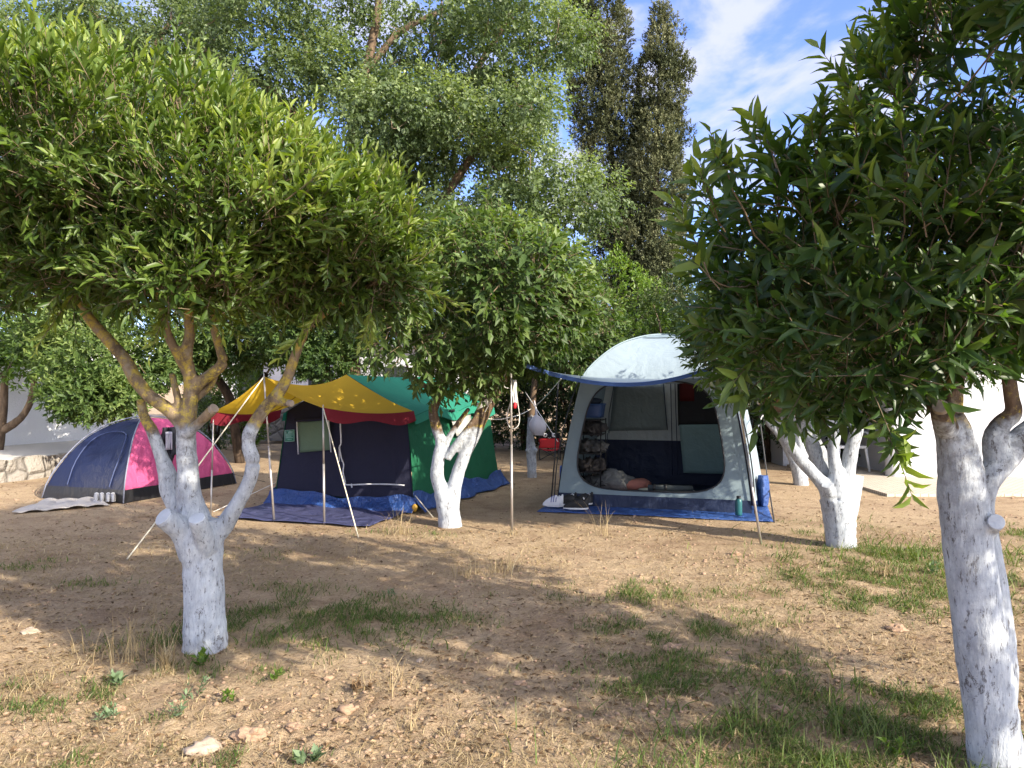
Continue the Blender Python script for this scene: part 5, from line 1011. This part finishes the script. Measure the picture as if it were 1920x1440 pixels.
# plastic bag on the slim trunk
m = Mat('thin_white_plastic'); m.col((.72, .70, .74)); m.rough(.35); m.bump(m.noise(30, 4, .6), .6, .02); m.translucent((.7, .68, .72), .4); M['bag'] = m.m
bc = P(1008, 792, 12.0); bgE = empty('plastic_bag', bc, 'white plastic bag tied to the slim whitewashed trunk', 'bag')
def bagf(u_, v_): th = u_ * 6.2832; r_ = .012 + .115 * math.sin(max(0, v_ - .28) / .72 * math.pi * .86) ** .8 if v_ > .28 else .012 + .02 * v_; r_ *= 1 + .16 * math.sin(th * 4 + v_ * 5); return bc + Vector((math.cos(th) * r_ + (.02 - .05 * (1 - v_)), math.sin(th) * r_ * .8, .24 - .44 * v_))
mb = MB(); mb.grid(bagf, 28, 22); mb.build('bag_body', M['bag'], bgE)
mb = MB(); mb.tube([bc + Vector((-.03, 0, .24)), bc + Vector((-.05, 0, .34)), bc + Vector((-.07, .03, .30))], [.014, .009, .012], 6); mb.build('handle', M['bag'], bgE)
# red folding child's chair with eyes
cc0 = G(1031, 863); cc0.z = 0; fc = empty('folding_chair', cc0, "red and black child's folding chair with two white eyes on the backrest", 'chair')
rd = fabric('red_polyester', (.55, .025, .03), .1, .6); fz = Vector((0, 0, 1))
mb = MB(); mb.grid(lambda u_, v_: cc0 + Vector(((u_ - .5) * .42, -.12 + .24 * v_, .23 - .03 * math.sin(u_ * 3.14))), 10, 6); o = mb.build('seat', rd, fc); o.modifiers.new('s', 'SOLIDIFY').thickness = .01
mb = MB(); mb.grid(lambda u_, v_: cc0 + Vector(((u_ - .5) * .42, .13 + .06 * v_ - .02 * math.sin(u_ * 3.14), .23 + .18 * v_)), 10, 6); bk = mb.build('backrest', rd, fc); bk.modifiers.new('s', 'SOLIDIFY').thickness = .01
mb = MB(); mb.grid(lambda u_, v_: cc0 + Vector(((u_ - .5) * (.36 + .06 * math.sin(v_ * 3.1)), .18 + .03 * v_, .41 + .13 * v_ * (1 - .5 * abs(u_ - .5)))), 10, 5); hd = mb.build('headrest', fabric('black_polyester', (.012, .012, .013), 0), fc); hd.modifiers.new('s', 'SOLIDIFY').thickness = .012
for sx in (-1, 1):
    mb = MB(); mb.blob(cc0 + Vector((sx * .085, .165, .475)), (.042, .008, .045), 1, 0, 2); ey = mb.build('eye', plain('eye_white', (.75, .75, .75), .5), bk)
    mb = MB(); mb.blob(cc0 + Vector((sx * .085 + .01, .155, .480)), (.018, .006, .02), 1, 0, 2); mb.build('pupil', M['blackp'], fc)
mb = MB(); mb.tube([cc0 + Vector((-.03, .16, .43)), cc0 + Vector((0, .155, .415)), cc0 + Vector((.03, .16, .43))], .006, 5); mb.build('mouth', plain('mouth_pale', (.4, .4, .4), .6), fc)
for sx in (-1, 1):
    for y0, y1 in ((-.14, .16), (.16, -.14)):
        mb = MB(); mb.tube([cc0 + Vector((sx * .2, y0, .02)), cc0 + Vector((sx * .2, y1, .24))], .009, 6); mb.build('leg', M['blackp'], fc)
    mb = MB(); mb.tube([cc0 + Vector((sx * .2, -.14, .02)), cc0 + Vector((-sx * .2, -.13, .24))], .008, 6); mb.build('leg', M['blackp'], fc)
    mb = MB(); mb.tube([cc0 + Vector((sx * .21, -.16, .31)), cc0 + Vector((sx * .21, .15, .33))], .014, 6); mb.build('armrest', M['blackp'], fc)
    mb = MB(); mb.tube([cc0 + Vector((sx * .205, .15, .22)), cc0 + Vector((sx * .19, .2, .53))], .009, 6); mb.build('back_post', M['blackp'], fc)
# trainers before the door
GS = 'shoes on the blue tarpaulin'
g0 = G(1037, 955); shoe((g0.x, g0.y, .03), R(170), sw, sg, 'white and blue trainer lying left of the black shoes before the pale tent', .25, GS, sb)
g0 = G(1062, 953); shoe((g0.x, g0.y + .02, .03), R(205), sk, sg, 'leftmost black shoe beside the white trainer', .29, GS)
g0 = G(1080, 960); shoe((g0.x, g0.y, .03), R(185), sk, sg, 'middle black shoe with a curved white sole edge', .30, GS)
g0 = G(1092, 952); shoe((g0.x, g0.y + .03, .03), R(200), sk, sg, 'rightmost black shoe with a pale heel patch', .29, GS)
# bottle at the right front
bo = G(1386, 972); be = empty('water_bottle', (bo.x, bo.y + .02, .03), 'dark teal bottle standing at the right front foot of the pale tent', 'bottle'); bz = Vector((bo.x, bo.y + .02, .03)); tl = plain('teal_plastic', (.015, .09, .10), .3)
def lathe(c0, prof, mat, name, parent, n=16): mb = MB(); mb.grid(lambda u_, v_: c0 + Vector((math.cos(u_ * 6.2832) * prof[min(len(prof) - 1, int(round(v_ * (len(prof) - 1))))][0], math.sin(u_ * 6.2832) * prof[min(len(prof) - 1, int(round(v_ * (len(prof) - 1))))][0], prof[min(len(prof) - 1, int(round(v_ * (len(prof) - 1))))][1])), n, len(prof) - 1); return mb.build(name, mat, parent)
lathe(bz, [(0, 0), (.036, .002), (.038, .02), (.038, .15), (.034, .17), (.02, .19)], tl, 'body', be); lathe(bz, [(.024, .188), (.024, .215), (0, .216)], M['blackp'], 'cap', be)
# ------------------------------------------------------------------ things inside the pale tent
def I(px, py, t_):              # point inside the tent at depth t_ behind the front wall
    o_ = Vector((0, 0, CH)); d_ = P(px, py, 1) - o_; A0 = K(0, t_, 0); k = (A0 - o_).dot(B2) / d_.dot(B2); return o_ + d_ * k
rk = empty('shelf_rack', I(1105, 925, .7), 'black wire shelf rack packed with clothes at the left inside the pale tent', 'rack')
x0, x1 = 1084, 1127
def lvl(py, t_=.45): return I((x0 + x1) / 2, py, t_)
xs = [I(x0, 830, .45), I(x1, 830, .45)]; sA = (xs[0] - FL2).dot(A2); sB = (xs[1] - FL2).dot(A2); zt = I(1100, 785, .45).z
for s_ in (sA, sB):
    for t_ in (.42, .78): mb = MB(); mb.tube([K(s_, t_, .04), K(s_, t_, zt)], .008, 6); mb.build('post', M['blackp'], rk)
lv = [.12, .36, .60, .84, zt - .02]
for z in lv: mb = MB(); mb.box(K((sA + sB) / 2, .60, z), (sB - sA, .36, .012), Matrix.Rotation(math.atan2(A2.y, A2.x), 3, 'Z')); mb.build('shelf', M['blackp'], rk, False)
cl = [((.035, .035, .038), 'dark folded clothes on the lowest shelf of the rack'), ((.075, .065, .06), 'brownish clothes on the second shelf of the rack'), ((.11, .11, .11), 'grey clothes on the third shelf of the rack'), ((.06, .058, .06), 'rumpled dark clothes on the top shelf under the blue crate')]
for i, (c_, lb) in enumerate(cl):
    mb = MB()
    for k in range(4): mb.blob(K(sA + (sB - sA) * (.15 + .23 * k), .58, lv[i] + .075 + .01 * (k % 2)), (.085, .16, .08), i * 5 + k, .7, 3, 3.5)
    o = mb.build('folded_clothes', fabric('clothes_%d' % i, c_, 0, .9, .6, .5)); tag(o, lb, 'clothes', 'clothes on the shelf rack')
cr = empty('basket', K((sA + sB) / 2, .6, zt + .01), 'blue plastic basket of clothes on top of the rack in the pale tent', 'basket')
def bk_(u_, v_): th = u_ * 6.2832; c1 = math.cos(th); s1 = math.sin(th); k = (abs(c1) ** 6 + abs(s1) ** 6) ** (-1 / 6); w_ = .85 + .15 * v_; return K((sA + sB) / 2 + (sB - sA) * .55 * c1 * k * w_, .6 + .17 * s1 * k * w_, zt + .012 + .17 * v_)
mb = MB(); mb.grid(bk_, 32, 5); o = mb.build('body', plain('blue_plastic', (.03, .07, .20), .5), cr); o.modifiers.new('s', 'SOLIDIFY').thickness = .006
mb = MB(); mb.tube([Vector(bk_(u_, 1)) for u_ in np.linspace(0, 1, 33)], .009, 6, False); mb.build('rim', plain('blue_rim', (.03, .08, .24), .5), cr)
mb = MB(); mb.blob(K((sA + sB) / 2 - .04, .6, zt + .20), (.15, .13, .08), 9, .4, 3, 2); o = mb.build('laundry', fabric('navy_laundry', (.02, .03, .05), 0, .9)); tag(o, 'navy laundry heaped in the blue basket', 'clothes')
p0 = I(1190, 905, .75)
def pil(c0, rx, ry, rz_, amp, seed, mat, name, lb, cat, sub=4):
    mb = MB(); bm = bmesh.new(); bmesh.ops.create_icosphere(bm, subdivisions=sub, radius=1); vs = []
    for v in bm.verts:
        x, y, z = v.co; x = math.copysign(abs(x) ** .7, x); y = math.copysign(abs(y) ** .7, y); k = 1 + amp * (float(n3([x * 1.7 + seed + 5, y * 1.7 + 5, z + 5])) - .5) * 2 + amp * .5 * (abs(float(n3([x * 4 + seed, y * 4 + 9, z * 4 + 9])) - .5) - .12); vs.append(c0 + A2 * x * rx * k + B2 * y * ry + Vector((0, 0, z * rz_ * k)))
    mb.add(vs, [[v.index for v in f.verts] for f in bm.faces]); bm.free(); o = mb.build(name, mat); tag(o, lb, cat); return o
pil(I(1190, 908, .8), .20, .2, .085, .25, 2, fabric('salmon_cotton', (.42, .17, .13), .05, .85), 'pillow', 'salmon pink pillow on the bedding just inside the pale tent', 'pillow')
pil(I(1146, 900, .62), .25, .2, .12, .75, 8, fabric('grey_blanket', (.13, .135, .135), .0, .9, 1.3, .5), 'blanket', 'crumpled grey blanket against the pink pillow', 'blanket')
pil(I(1150, 925, .40), .30, .18, .05, .3, 11, fabric('pink_sheet', (.55, .30, .30), .0, .9), 'bedding', 'pale pink bedding along the door sill of the pale tent', 'bedding')
pil(I(1250, 921, .45), .34, .2, .035, .2, 12, fabric('cream_sheet', (.42, .44, .38), .0, .9), 'mattress', 'pale cream mattress edge along the door sill', 'mattress')
ro = empty('rolled_mat', I(1270, 915, .3), 'dark grey rolled mat lying across the doorway floor of the pale tent', 'mat')
mb = MB(); mb.tube([I(1215, 914, .3), I(1300, 916, .3)], .035, 12); mb.build('roll', fabric('grey_foam', (.07, .08, .08), 0, .9), ro)
for x in (1224, 1246): mb = MB(); mb.tube([I(x, 914, .3), I(x + 5, 914, .3)], .039, 12); mb.build('strap', M['blackp'], ro)
# fallen branch by the porch, leaves on the ground
